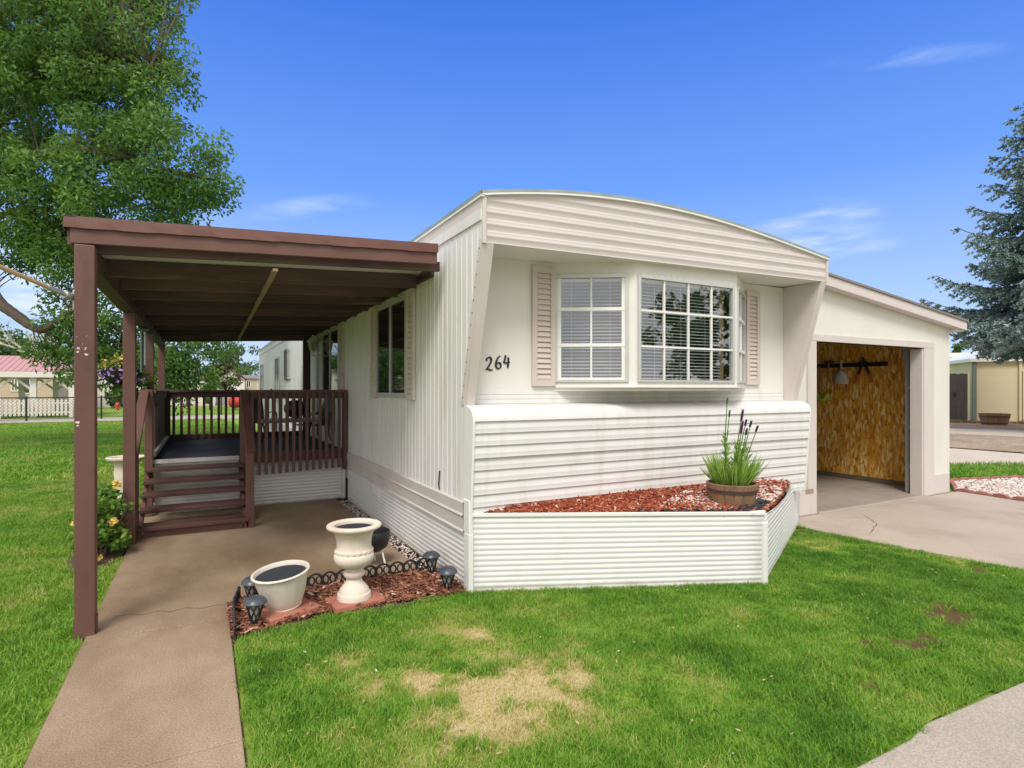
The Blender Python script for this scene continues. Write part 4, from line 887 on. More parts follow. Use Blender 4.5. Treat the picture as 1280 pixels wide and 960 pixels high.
# half barrel with blazing star
HBX, HBY = 2.30, -.60; HBZ = float(bedz(np.array([HBX]), np.array([HBY]))[0])-.05
HB = thing('half_barrel', (HBX,HBY,HBZ), 'wooden half barrel planter with rusty hoops standing in the raised bed', 'planter')
def barrel_parts(T, r0, r1, h, ns=16):
    b_ = MB()
    def md(r, z, t): k = (t/(2*math.pi)*ns) % 1.; return r*(1-.035*max(0, 1-min(k, 1-k)/.05))
    b_.lathe([(r0*.98,.0),(r0*1.0,.005),(r0+(r1-r0)*.45,h*.42),(r0+(r1-r0)*.75,h*.7),(r1,h-.004),(r1-.01,h),(r1-.022,h),(r1-.026,h-.03),(r1-.04,h-.035)], (0,0,0), ns*8, md); b_.build('staves', M['barrel'], T, local=True, smooth=True)
    for z0, z1 in ((h*.10,h*.22),(h*.66,h*.80)):
        ra = lambda z: r0+(r1-r0)*(z/h)**.85
        b_ = MB(); b_.lathe([(ra(z0)+.001,z0),(ra(z0)+.006,z0+.001),(ra(z1)+.006,z1-.001),(ra(z1)+.001,z1)], (0,0,0), 40); b_.f = b_.f[:-2]; b_.build('hoop', M['hoop'], T, local=True, smooth=True)
    b_ = MB(); b_.lathe([(r1-.03,h-.035),(r1*.5,h-.02),(0,h-.015)], (0,0,0), 24); b_.build('potting_soil', M['soil'], T, local=True)
barrel_parts(HB, .175, .222, .235)
FP = thing('blazing_star', (HBX,HBY,HBZ+.21), 'tall grassy plant with purple flower spikes growing in the half barrel', 'plant')
rp_ = random.Random(3); lc, ld, lL = [], [], []
spk = [(-.10,.0,.68,.03,0),(-.06,.03,.58,.055,0),(.03,-.02,.48,.07,1),(.05,.02,.57,.10,1),(.08,-.01,.43,.09,2),(.09,.03,.50,.12,2),(.10,.0,.49,.14,2),(.12,-.02,.45,.18,2)]
for bx0, by0, h, ln, kd in spk:
    h *= 1.12
    top = Vector((bx0+ln+.01, by0, h)); mid = Vector((bx0+ln*.3, by0, h*.5)); pts = [Vector((bx0*.75,by0*.8,0)), mid, top]
    b_ = MB(); b_.tube(pts, [.0065,.0055,.004], 6); st_ = b_.build('flower_stalk', M['sage'] if False else M['liatris'], FP, local=True, smooth=True)
    n = 260 if kd else 90; zz = np.linspace(0, 1, n); L2 = .11 if kd == 1 else .06
    a = rng.uniform(0, 6.28, n); dirn = unit(np.stack([np.cos(a), np.sin(a), .5+.5*rng.random(n)], 1))
    dv = np.array((top-mid).normalized()); c = np.array(top)[None] + dv[None]*(zz[:, None]-.75)*L2 + dirn*.006
    wdh = .026 if kd == 1 else .018
    v, f = leaf_mesh(c, dirn, wdh*(.6+.5*rng.random(n)), .007)
    tone = np.clip((.75*zz if kd == 1 else .25*zz)+rng.normal(0,.12,n)+.15, 0, 1) if kd else np.clip(.02+rng.random(n)*.1, 0, 1)
    np_mesh('flower_spike', v, f, M['spike'] if kd else M['liatris'], st_, {'rnd': np.repeat(tone, 4)}) if False else None
    o = np_mesh('flower_spike', v, f, M['spike'] if kd else M['liatris'], None, {'rnd': np.repeat(tone, 4)}); o.parent = st_
    for k in range(70):
        t_ = rp_.random()**1.1*.62; p = pts[0].lerp(mid, t_/.5) if t_ < .5 else mid.lerp(top, (t_-.5)/.5); a = rp_.uniform(0, 6.28)
        d = Vector((math.cos(a), math.sin(a), rp_.uniform(.6,1.8))).normalized(); ll = rp_.uniform(.07,.15)*(1-t_*.9); lc.append(p+d*ll*.5); ld.append(d); lL.append(ll)
for k in range(560):
    a = rp_.uniform(0, 6.28); r = rp_.random()**.5*.15; p = Vector((math.cos(a)*r, math.sin(a)*r, 0)); o_ = rp_.uniform(.05,.95); d = Vector((math.cos(a)*o_, math.sin(a)*o_, rp_.uniform(.7,1.5))).normalized(); ll = rp_.uniform(.10,.34); lc.append(p+d*ll*.5); ld.append(d); lL.append(ll)
v, f = leaf_mesh(np.array(lc), np.array(ld), np.array(lL), .011); o = np_mesh('foliage', v, f, M['liatris'], None, {'rnd': np.repeat(np.clip(rng.normal(.5,.22,len(lc)),0,1), 4)}); o.parent = FP

# ================================================================== EDGED BED BY THE WALKWAY
EB = [(-1.69,-.08),(-1.68,.62),(-1.12,.645),(-.57,.64),(-.10,.63),(-.01,.35),(-.02,-.02),(-.55,.02),(-1.05,.06),(-1.45,.0)]
b_ = MB(); b_.prism([(-1.702,-.12),(-.0,-.06),(-.0,.66),(-1.702,.66)], -.06, -.012); tag(b_.build('bed_soil', M['soil']), kind='structure')
chips('mulch_chips', EB, 2600, .025, .10, M['chipbrown'], 'brown shredded bark mulch inside the black scalloped edging', lambda x, y: np.full_like(x, -.004), lift=.012)
g_ = MB(); g_.prism([(-.16,.66),(-.0,.66),(-.0,4.4),(-.16,4.4)], -.1, -.02); tag(g_.build('gravel_strip', M['dirt']), kind='structure')
pebbles('gravel', [(-.155,.7),(-.012,.7),(-.012,4.35),(-.155,4.35)], 700, .008, .02, M['pebble'], 'narrow gravel strip between walkway and side skirting', z=-.018)
ED = thing('garden_edging', (-1.2,.64,0), 'black plastic scalloped edging with ring pattern round the mulch bed', 'edging')
path = [Vector(p+(0,)) for p in ((-.09,.655),(-.57,.66),(-1.12,.66),(-1.57,.655))]; segs = []
def edging(pts, nm, tilt=0., s=.115):
    b_ = MB()
    for a, b2 in zip(pts[:-1], pts[1:]):
        d = (b2-a); n_ = max(1, int(round(d.length/s))); d2_ = d/n_
        for k in range(n_):
            p = a+d2_*k; q = p+d2_; u_ = (q-p).normalized(); ln = (q-p).length
            for fr_ in (.25,.75):
                ctr = p+u_*ln*fr_+Vector((0,0,.045+(.008 if fr_ else 0))); pts_ = []
                for j in range(13): a_ = 2*math.pi*j/12; pts_.append(ctr+u_*math.cos(a_)*ln*.20+Vector((0,0,math.sin(a_)*.032)))
                b_.tube(pts_, .007, 5, cap=False)
            arc = [p+u_*ln*t_+Vector((0,0,.078+.028*math.sin(math.pi*t_))) for t_ in np.linspace(0,1,7)]; b_.tube(arc, .009, 5); b_.bar(p+Vector((0,0,.008)), q+Vector((0,0,.008)), .012, .022); b_.bar(p+Vector((0,0,-.01)), p+Vector((0,0,.085)), .012, .014, up=(1,0,0))
    if tilt: pass
    return b_.build(nm, M['blackplastic'], ED)
edging(path, 'edging_strip'); edging([Vector((-1.62,.655,0)), Vector((-1.675,.34,0)), Vector((-1.685,-.10,0))], 'edging_strip')
for (px, py, rz, lab) in ((-1.33,.19,R(20),'red concrete paver tilted under the white pot'),(-.86,.17,R(8),'red concrete paver under the stone urn')):
    T = MB(); T.box(-.19,.19,-.13,.13,0,.05); T.xf(Matrix.Rotation(rz,4,'Z')); tag(T.build('paver', M['pavers'], loc=(px,py,-.012), bevel=.012), lab, 'paver')
# cast stone urn
URN = thing('stone_urn', (-.865,.17,.038), 'tall fluted cast stone urn on a red paver, filled with black soil', 'urn')
def flute(r, z, t): return r*(1+.022*abs(math.cos(t*11))*max(0, 1-abs(z-.335)/.075)) + (.006*math.sin(t*20) if .405 < z < .435 else 0)
k_ = .96
up_ = [(.0,0),(.152,0),(.152,.035),(.146,.05),(.135,.055),(.128,.085),(.102,.115),(.076,.145),(.066,.175),(.068,.188),(.088,.195),(.098,.212),(.098,.228),(.088,.242),(.070,.25),(.066,.262),(.085,.272),(.13,.29),(.165,.32),(.178,.355),(.178,.385),(.170,.40),(.165,.404),(.168,.41),(.171,.42),(.168,.432),(.160,.437),(.156,.45),(.154,.48),(.158,.53),(.172,.575),(.192,.603),(.225,.618),(.242,.628),(.246,.642),(.240,.654),(.222,.660),(.190,.656),(.176,.645),(.170,.61),(.0,.605)]
b_ = MB(); b_.lathe([(r*k_, z) for r, z in up_], (0,0,0), 88, flute); b_.build('urn_body', M['urn'], URN, local=True, smooth=True)
b_ = MB(); b_.lathe([(.166,.622),(.08,.632),(0,.628)], (0,0,0), 24); b_.build('potting_soil', M['potsoil'], URN, local=True)
URN.scale = (.85,.85,.845)
# white tapered pot, slightly tilted
POT = thing('white_pot', (-1.345,.235,.038), 'wide cream glazed pot with raised leaf pattern, full of black soil', 'pot'); POT.rotation_euler = (R(3), R(-6.5), 0); POT.scale = (.93,.93,.90)
def leafy(r, z, t): return r + .004*math.sin(t*14+6*math.sin(z*22))*max(0, 1-abs(z-.17)/.13)
b_ = MB(); b_.lathe([(0,0),(.120,0),(.126,.008),(.124,.02),(.132,.03),(.15,.08),(.170,.15),(.186,.22),(.196,.262),(.198,.272),(.21,.276),(.215,.284),(.213,.292),(.205,.296),(.196,.293),(.19,.28),(.185,.25),(.0,.245)], (0,0,0), 72, leafy); b_.build('pot_body', M['pot'], POT, local=True, smooth=True)
b_ = MB(); b_.lathe([(.192,.262),(.1,.268),(0,.264)], (0,0,0), 24); b_.build('potting_soil', M['potsoil'], POT, local=True)
def rimmod(r, z, t): return r
b_ = MB(); b_.tube([(.2095*math.cos(t),.2095*math.sin(t),.281+.002*math.sin(5*t)) for t in np.linspace(0,2*math.pi,49)], .0045, 5, cap=False); b_.build('chipped_rim', M['hoop'], POT, local=True)
# solar lights
def solar(loc, label, lean):
    T = thing('solar_light', loc, label, 'solar light', 'solar path lights around the mulch bed'); T.rotation_euler = (lean[0], lean[1], random.uniform(0,1))
    b_ = MB(); b_.lathe([(.0,.205),(.03,.203),(.055,.192),(.074,.172),(.079,.160),(.076,.156),(.0,.156)], (0,0,0), 24); b_.build('cap', M['solarcap'], T, local=True, smooth=True)
    b_ = MB()
    for k in range(7):
        a = 2*math.pi*k/7
        for sg in (1,-1): b_.tube([((.060-.036*t_)*math.cos(a+sg*t_*1.1),(.060-.036*t_)*math.sin(a+sg*t_*1.1),.158-.118*t_) for t_ in np.linspace(0,1,6)], .0042, 4)
    b_.tube([(.061*math.cos(t),.061*math.sin(t),.154) for t in np.linspace(0,2*math.pi,19)], .006, 4, cap=False); b_.lathe([(.0,.02),(.022,.03),(.028,.042),(.02,.05),(0,.05)], (0,0,0), 12); b_.build('lattice_cage', M['black'], T, local=True)
    b_ = MB(); b_.lathe([(.022,.05),(.052,.153)], (0,0,0), 16); b_.build('lamp_glass', M['lampglass'], T, local=True, smooth=True)
    b_ = MB(); b_.lathe([(0,-.08),(.012,-.03),(.012,.03),(0,.03)], (0,0,0), 8); b_.build('stake', M['black'], T, local=True)
    return T
solar((-.13,.50,.0), 'solar path light against the side skirting, the farther of the pair by the wall', (R(-2),R(2)))
solar((-.16,.05,.0), 'solar path light at the corner where the white skirting meets the lawn', (R(2),R(-1)))
solar((-1.55,.50,.0), 'solar path light half hidden behind the white pot', (R(2),R(3)))
solar((-1.56,.05,.0), 'solar path light in front of the white pot beside the walkway', (R(0),R(2)))
# kettle on legs behind the urn and a white splash block
KT = thing('kettle_planter', (-.50,1.02,0), 'round black kettle bowl on pale metal legs behind the stone urn', 'kettle')
b_ = MB(); b_.lathe([(0,.12),(.07,.13),(.125,.17),(.15,.23),(.155,.30),(.15,.315),(.142,.315),(.14,.24),(0,.2)], (0,0,0), 28); b_.build('bowl', M['black'], KT, local=True, smooth=True)
for k in range(3):
    a = k*2.094-.9; b_ = MB(); b_.tube([(.09*math.cos(a),.09*math.sin(a),.17),(.14*math.cos(a),.14*math.sin(a),.0)], .008, 6); b_.build('leg', M['white'], KT, local=True)
b_ = MB(); b_.slab([(-.11,-.2,.02),(.11,-.2,.02),(.11,.2,.05),(-.11,.2,.05)], (0,0,.03)); b_.box(-.11,-.09,-.2,.2,.045,.09); b_.box(.09,.11,-.2,.2,.045,.09); b_.xf(Matrix.Rotation(R(65),4,'Z'))
tag(b_.build('splash_block', M['white'], loc=(-.30,2.35,0), bevel=.006), 'white trough shaped splash block against the side skirting', 'splash block')

# ================================================================== GARAGE
GV = .5
GR = thing('garage', (6.4,GV,0), 'white attached garage with open doorway and sloping roof beside the home', 'garage')
gz = lambda u: 3.06-(u-5.34)*.1155
b_ = MB(); X0, O0, O1, X1 = 4.2, 5.10, 7.66, 8.39
b_.slab([(X0,GV,0),(O0,GV,0),(O0,GV,gz(O0)-.1),(X0,GV,gz(X0)-.1)], (0,.09,0)); b_.slab([(O1,GV,0),(X1,GV,0),(X1,GV,gz(X1)-.1),(O1,GV,gz(O1)-.1)], (0,.09,0)); b_.slab([(O0,GV,2.225),(O1,GV,2.225),(O1,GV,gz(O1)-.1),(O0,GV,gz(O0)-.1)], (0,.09,0))
M['garwall'] = surf('garage_front_wall', (.70,.685,.63), .65, .05, 2, (1,1,.3), (.5,.45,.37), (.62,.95), 2.2, (2,2,.5), .35, 55, bstretch=(1,1,.25))
b_.build('front_wall', M['garwall'], GR)
b_ = MB(); b_.box(X1-.1,X1-.002,GV+.09,7.2,0,2.53); b_.box(X0,X1,7.1,7.2,0,2.5); b_.build('rear_walls', M['garwall'], GR)
b_ = MB(); b_.box(X1-.115,X1-.102,GV+.12,7.05,.09,2.5); b_.build('strand_board_lining', M['osb'], GR)
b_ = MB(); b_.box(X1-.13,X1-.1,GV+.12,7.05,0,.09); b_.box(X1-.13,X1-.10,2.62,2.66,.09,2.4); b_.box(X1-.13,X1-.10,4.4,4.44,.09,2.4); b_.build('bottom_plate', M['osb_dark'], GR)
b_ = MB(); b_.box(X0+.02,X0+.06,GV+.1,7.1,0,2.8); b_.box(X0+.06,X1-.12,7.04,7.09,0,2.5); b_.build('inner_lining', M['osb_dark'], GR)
b_ = MB(); b_.slab([(X0,.34,gz(X0)-.02),(8.68,.34,gz(8.68)-.02),(8.68,7.4,gz(8.68)-.02),(X0,7.4,gz(X0)-.02)], (0,0,.03)); b_.build('roof', M['farroof'], GR)
b_ = MB(); b_.slab([(X0,.36,gz(X0)-.15),(8.66,.36,gz(8.66)-.15),(8.66,.36,gz(8.66)-.02),(X0,.36,gz(X0)-.02)], (0,.13,0)); b_.build('rake_board', M['fascia'], GR, bevel=.004)
b_ = MB(); b_.box(8.40,8.64,.40,7.3,gz(8.66)-.17,gz(8.66)-.10); b_.build('eave_soffit', M['pink'], GR)
b_ = MB(); b_.box(4.93,O0,GV-.028,GV+.10,.0,2.225); b_.box(O1,7.93,GV-.028,GV+.10,.0,2.225); b_.box(4.93,7.93,GV-.030,GV+.10,2.225,2.318)
b_.box(O1-.03,O1,GV-.01,GV+.16,.0,2.215); b_.box(O0-.04,O0,GV+.1,GV+.16,0,2.2); b_.build('door_frame', M['pink'], GR, bevel=.005)
b_ = MB(); b_.box(7.94,8.40,GV-.02,GV,.0,.30); b_.build('base_patch', M['pink'], GR, bevel=.004); b_ = MB(); b_.box(4.55,5.09,GV-.036,GV-.030,.0,.30); b_.build('base_patch', M['pink'], GR, bevel=.002)
b_ = MB(); b_.prism([(4.86,GV-.0375),(5.02,GV-.0375),(5.02,GV-.0345),(4.86,GV-.0345)], .27, .33); b_.build('bare_patch', M['rock'], GR)
b_ = MB(); b_.box(8.36,8.41,GV-.012,GV+.0,.30,gz(8.4)-.12); b_.build('corner_board', M['garwall'], GR)
b_ = MB(); b_.box(X0+.06,X1-.12,GV-.06,7.1,-.08,.012); b_.build('floor', M['garfloor'], GR)
b_ = MB(); b_.box(O0,O1,GV-.075,GV-.02,-.02,.024); b_.build('threshold', M['street'], GR, bevel=.008)
tr = [(7.72,.74,.02),(7.72,.74,2.06)] + [(7.72,.74+.40*(1-math.cos(a)),2.06+.40*math.sin(a)) for a in np.linspace(.15,math.pi/2,7)] + [(7.72,3.2,2.47)]
b_ = MB()
for p, q in zip(tr[:-1], tr[1:]): b_.bar(p, q, .055, .03, up=(1,0,0))
for z in (.4,1.0,1.6): b_.box(7.70,7.78,.64,.72,z,z+.05)
b_.build('door_track', M['steel'], GR)
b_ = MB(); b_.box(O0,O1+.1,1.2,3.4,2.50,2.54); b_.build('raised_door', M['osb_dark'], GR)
b_ = MB(); b_.box(8.20,8.25,.64,.72,.08,.17); b_.build('door_sensor', M['black'], GR)
# hooks rail and tools hung on the lining
wx = X1-.118
RL = MB(); RL.box(wx-.03,wx,1.33,2.75,2.0,2.07)
for k in range(8): RL.box(wx-.075,wx-.028,1.45+k*.165,1.465+k*.165,2.02,2.035)
tag(RL.build('tool_rail', M['black'], bevel=.003), 'black tool hanging rail on the strand board garage wall', 'rail')
SC = thing('scoop', (wx-.06,2.09,1.68), 'off white plastic scoop hanging from the garage tool rail', 'scoop')
b_ = MB(); b_.quadgrid([[(wx-.06-.05*math.cos(x*1.4), 2.09+x*w_, z) for x in np.linspace(-1,1,9)] for z, w_ in ((1.70,.135),(1.78,.13),(1.86,.11),(1.92,.075),(1.96,.03))]); o = b_.build('pan', M['scoopwhite'], SC, smooth='all'); o.modifiers.new('thick','SOLIDIFY').thickness = .008
b_ = MB(); b_.tube([(wx-.07,2.09,1.94),(wx-.07,2.09,2.10),(wx-.06,2.09,2.13)], .017, 8); b_.build('handle', M['scoopwhite'], SC, smooth=True)
LP = thing('loppers', (wx-.05,1.70,1.72), 'black loppers with orange grips hanging open on the garage rail', 'loppers')
b_ = MB(); b_.bar((wx-.05,1.70,2.13),(wx-.05,1.80,1.86),.035,.022,up=(1,0,0)); b_.bar((wx-.055,1.72,2.15),(wx-.055,1.60,1.86),.035,.022,up=(1,0,0)); b_.lathe([(0,-.02),(.05,-.02),(.05,.02),(0,.02)], (wx-.05,1.71,2.08), 10); b_.build('blades', M['black'], LP)
b_ = MB(); b_.bar((wx-.05,1.80,1.87),(wx-.05,1.84,1.72),.04,.03,up=(1,0,0)); b_.build('grip', M['orange'], LP, bevel=.006); b_ = MB(); b_.bar((wx-.055,1.60,1.87),(wx-.055,1.56,1.72),.04,.03,up=(1,0,0)); b_.build('grip', M['orange'], LP, bevel=.006)
ST = thing('lime_cap', (wx-.08,2.50,1.40), 'lime green cap like tool on a strap at the left end of the rail', 'strap tool')
b_ = MB(); b_.tube([(wx-.06,2.51,2.03),(wx-.06,2.56,1.85),(wx-.07,2.585,1.62)], .009, 6); b_.tube([(wx-.06,2.51,2.03),(wx-.06,2.48,1.85),(wx-.07,2.45,1.60)], .009, 6); b_.build('strap', M['barewood'], ST)
b_ = MB(); arc = [(wx-.08, 2.60-.02*t_-.26*t_, 1.60-.20*math.sin(t_*2.6)+.03*t_) for t_ in np.linspace(0,1,10)]; b_.tube(arc, [.02,.032,.038,.042,.045,.045,.042,.042,.045,.03], 8); b_.build('cap', M['lime'], ST, smooth=True)
HR = thing('hammer', (wx-.05,2.33,1.75), 'small wooden handled tool beside the lime cap on the rail', 'tool'); b_ = MB(); b_.tube([(wx-.05,2.33,1.75),(wx-.05,2.34,2.1)], .014, 6); b_.build('handle', M['barewood'], HR); b_ = MB(); b_.box(wx-.07,wx-.03,2.27,2.41,2.08,2.13); b_.build('head', M['hoop'], HR)

# ================================================================== THINGS ROUND THE PORCH
HK = thing('hanging_basket', (-2.86,5.2,1.66), 'hanging basket of purple and yellow flowers outside the porch posts', 'hanging basket')
b_ = MB(); b_.lathe([(0,.0),(.12,.02),(.2,.1),(.24,.19),(.23,.19),(0,.17)], (0,0,0), 20); b_.build('pot', M['black'], HK, local=True, smooth=True)
b_ = MB()
for k in range(3): a = k*2.094+.4; b_.tube([(.23*math.cos(a),.23*math.sin(a),.19),(.02*math.cos(a),.02*math.sin(a),.72)], .004, 4)
b_.tube([(0,0,.72),(.03,.02,.80),(.30,.05,.84)], .006, 5); b_.build('hanger', M['black'], HK, local=True)
def leafpart(nm, par, cen, rad, per, L_, W_, m, droop=.2, tb=0.):
    c, d, t_ = blobs_leaves(np.array(cen, float), rad, per, droop); v, f = leaf_mesh(c, d, L_*(.7+.6*rng.random(len(c))), W_)
    o = np_mesh(nm, v, f, m, None, {'rnd': np.repeat(np.clip(t_+tb, 0, 1), 4)}); o.parent = par; return o
leafpart('trailing_leaves', HK, [(-.15,0,.05),(.15,-.05,.0),(.0,.1,-.05),(.2,.1,-.15),(.25,0,.08),(.05,-.15,-.12),(.3,.05,-.25),(-.1,0,.25),(.12,0,.25)], [.2,.2,.2,.17,.17,.15,.12,.16,.16], 130, .07, .035, M['bushgreen'], .5)
leafpart('purple_blooms', HK, [(-.24,-.05,.16),(-.14,-.14,.15),(.0,-.18,.13),(-.30,.02,.12),(.12,-.15,.12),(.22,-.08,.08)], [.11,.11,.11,.1,.11,.1], 22, .05, .045, M['petpurple'], 0)
leafpart('yellow_blooms', HK, [(-.15,0,.30),(.0,-.05,.30),(-.05,.1,.36),(.1,.05,.34),(-.22,.06,.26)], [.1,.1,.1,.09,.08], 26, .05, .035, M['petyellow'], 0)
WC = thing('wind_chime', (-2.60,4.55,1.80), 'dark green tube wind chime hanging between the porch posts', 'wind chime')
b_ = MB(); b_.lathe([(0,.56),(.11,.56),(.115,.575),(.11,.59),(0,.59)], (0,0,0), 20); b_.build('top_disc', M['chimegreen'], WC, local=True)
for k in range(6):
    a = k*1.047; ll = .42+.02*k; b_ = MB(); b_.tube([(.075*math.cos(a),.075*math.sin(a),.54),(.075*math.cos(a),.075*math.sin(a),.54-ll)], .014, 8); b_.build('tube', M['chimegreen'] if k % 3 else M['alum'], WC, local=True, smooth=True)
b_ = MB(); b_.tube([(0,0,.59),(0,0,.66)], .004, 4); b_.build('hook', M['black'], WC, local=True)
# pedestal urn on the lawn beyond the steps
p = at(158, 569, 7.35); PU = thing('pedestal_planter', (p.x, p.y, -.02), 'pale stone pedestal planter standing on the lawn behind the yellow rose bush', 'planter')
b_ = MB(); b_.lathe([(0,0),(.17,0),(.17,.06),(.12,.10),(.095,.18),(.095,.3),(.12,.42),(.135,.55),(.13,.66),(.15,.70),(.215,.735),(.222,.755),(.21,.765),(.16,.75),(.14,.70),(0,.69)], (0,0,0), 40); b_.build('body', M['urn'], PU, local=True, smooth=True)
# rose bush, soil patch, stones
RB = thing('rose_bush', (-2.70,2.72,-.02), 'leafy rose bush with pale yellow blooms beside the steps', 'rose bush')
rc = [(rng.uniform(-.17,.10), rng.uniform(-.35,.5), rng.uniform(.10,.56)) for _ in range(34)]
o = leafpart('foliage', RB, rc, [.13]*34, 66, .062, .04, M['rose'], .1, .1)
b_ = MB()
for k in range(14): a = rng.uniform(0,6.28); y0 = rng.uniform(-.4,.4); b_.tube([(0,y0,0),(.08*math.cos(a),y0+.1*math.sin(a),.22),(.2*math.cos(a),y0+.25*math.sin(a),.5)], [.008,.006,.003], 5)
b_.build('stems', M['barkbrown'], RB, local=True)
for q in ((-.08,-.34,.50),(.06,.1,.66),(-.22,-.2,.36),(-.08,-.48,.12),(-.03,-.46,.08),(-.24,.25,.42),(.08,-.3,.36)):
    v, f = leaf_mesh(np.array(q)+ball(26)*.035, unit(rng.normal(size=(26,3))+np.array([-.3,-.5,.4])), .05, .042); oo = np_mesh('bloom', v, f, M['petyellow'], None, {'rnd': np.repeat(rng.uniform(.4,1,26), 4)}); oo.parent = RB
b_ = MB(); b_.prism([(-2.78+.22*math.cos(a)*(1+.1*math.sin(3*a)), 2.58+.55*math.sin(a)) for a in np.linspace(0,2*math.pi,20,endpoint=False)], -.04, -.009); tag(b_.build('bed_soil', M['soil']), kind='structure')
def rock(loc, s, m, label, seed):
    r_ = np.random.default_rng(seed); b_ = MB(); ph = r_.uniform(0, 6.28, 6)
    b_.lathe([(.0,0),(.8,.02),(1.,.3),(.85,.6),(.5,.82),(.0,.9)], (0,0,0), 12, lambda r, z, t: r*(1+.13*math.sin(2*t+ph[0])+.1*math.sin(3*t+ph[1]+z*2)))
    b_.xf(Matrix.Diagonal((s[0], s[1], s[2], 1))); return tag(b_.build('stone', m, loc=loc, smooth=True), label, 'stone')
p = gnd(147,672); rock((p.x,p.y,-.02), (.085,.07,.085), M['rock'], 'tan rough stone at the foot of the second porch post', 3)
p = gnd(148,683); rock((p.x,p.y,-.02), (.075,.045,.03), M['white'], 'flat white stone by the walkway edge near the rose bush', 8)

# ================================================================== TREES
def crown_from(ells, n_cl, cl_r, per, seed):
    r = np.random.default_rng(seed); C, Rr = [], []
    vol = np.array([e[1][0]*e[1][1]*e[1][2] for e in ells])**.8; vol = vol/vol.sum()
    for (c, a), k in zip(ells, np.maximum(1, (vol*n_cl).astype(int))):
        u = unit(r.normal(size=(k,3)))*(r.random((k,1))**.45)
        C.append(np.array(c)+u*np.array(a)); Rr.append(r.uniform(cl_r[0], cl_r[1], k))
    return np.concatenate(C), np.concatenate(Rr)
def smooth_path(pts, n=6):
    P_ = [Vector(p) for p in pts]; o = []
    for i in range(len(P_)-1):
        p0, p1, p2, p3 = P_[max(i-1,0)], P_[i], P_[i+1], P_[min(i+2,len(P_)-1)]
        for k in range(n):
            t_ = k/n; o.append(.5*((2*p1)+(p2-p0)*t_+(2*p0-5*p1+4*p2-p3)*t_*t_+(3*p1-p0-3*p2+p3)*t_**3))
    o.append(P_[-1]); return o
def tree(name, label, limbs, ells, n_cl, cl_r, per, leafL, leafW, leafm, barkm, seed, group=None, droop=.35, twigs=True, flat=.75, toneb=0.):
    base = Vector(limbs[0][0][0]); T = thing(name, tuple(base), label, 'tree', group)
    b_ = MB(); skel = []
    for pts, r0, r1 in limbs:
        sp_ = smooth_path(pts); n = len(sp_); jr = random.Random(seed+n)
        b_.tube(sp_, [r0+(r1-r0)*(i/(n-1))**.8*(1) + jr.uniform(-.04,.04)*r0 for i in range(n)], 9); skel += sp_[2:]
    C, Rr = crown_from(ells, n_cl, cl_r, per, seed)
    if twigs:
        sk = np.array([tuple(p) for p in skel]); jr = random.Random(seed)
        for c in C:
            d = np.linalg.norm(sk-c, axis=1)+np.maximum(0, sk[:, 2]-c[2])*.4; p = Vector(sk[d.argmin()]); q = Vector(c)
            m1 = p.lerp(q, .4)+Vector((jr.uniform(-.1,.1), jr.uniform(-.1,.1), jr.uniform(.02,.2)))*(q-p).length; l = (q-p).length; rr = min(.035, .008+.008*l)
            b_.tube(smooth_path([p, m1, q], 3), [rr*(1-.75*i/6) for i in range(7)], 4, cap=False)
    b_.build('trunk', barkm, T, smooth=True)
    c, d, t_ = blobs_leaves(C, Rr, per, droop, flat); v, f = leaf_mesh(c, d, leafL*(.65+.7*rng.random(len(c))), leafW*(.75+.5*rng.random(len(c))))
    np_mesh('crown', v, f, leafm, T, {'rnd': np.repeat(np.clip(t_+toneb, 0, 1), 4)})
    return T
def E_(px, py, d, rx, ry=None, rd=None):         # ellipsoid from its picture size and distance
    k = d/FPX; ry = ry or rx; p = at(px, py, d); return (tuple(p), ((rx*k), (rd or rx)*k, ry*k))
tb_ = at(-120, 600, 13.5); tb_.z = -.05
A_ = lambda px, py, d: tuple(at(px, py, d))
limbs = [([tuple(tb_), A_(-118,520,13.5), A_(-105,440,13.5), A_(-85,350,13.3), A_(-60,240,13.2), A_(-30,120,13.2), A_(10,0,13.2), A_(30,-80,13.3)], .30, .05),
         ([A_(-100,415,13.5), A_(-60,372,13.2), A_(-20,358,12.8), A_(0,379,12.6), A_(22,395,12.5), A_(40,408,12.4), A_(54,412,12.3), A_(72,402,12.3), A_(92,390,12.4), A_(130,400,12.6), A_(170,430,12.8), A_(215,455,13)], .175, .02),
         ([A_(-60,250,13.2), A_(0,215,12.5), A_(60,190,12), A_(130,190,11.8), A_(200,210,11.8), A_(270,225,12)], .13, .02),
         ([A_(-70,300,13.2), A_(0,270,12.8), A_(60,262,12.6), A_(130,290,12.6), A_(190,350,12.8), A_(240,410,13)], .10, .015),
         ([A_(-30,120,13.2), A_(40,95,12.6), A_(110,85,12.3), A_(190,80,12.3)], .09, .02),
         ([A_(-45,200,13.2), A_(20,140,14), A_(90,120,14.5), A_(160,130,14.6)], .09, .02),
         ([A_(-85,350,13.3), A_(-180,280,13.5), A_(-260,220,13.6)], .12, .03), ([A_(-60,240,13.2), A_(-130,130,13.8), A_(-180,40,14)], .1, .03)]
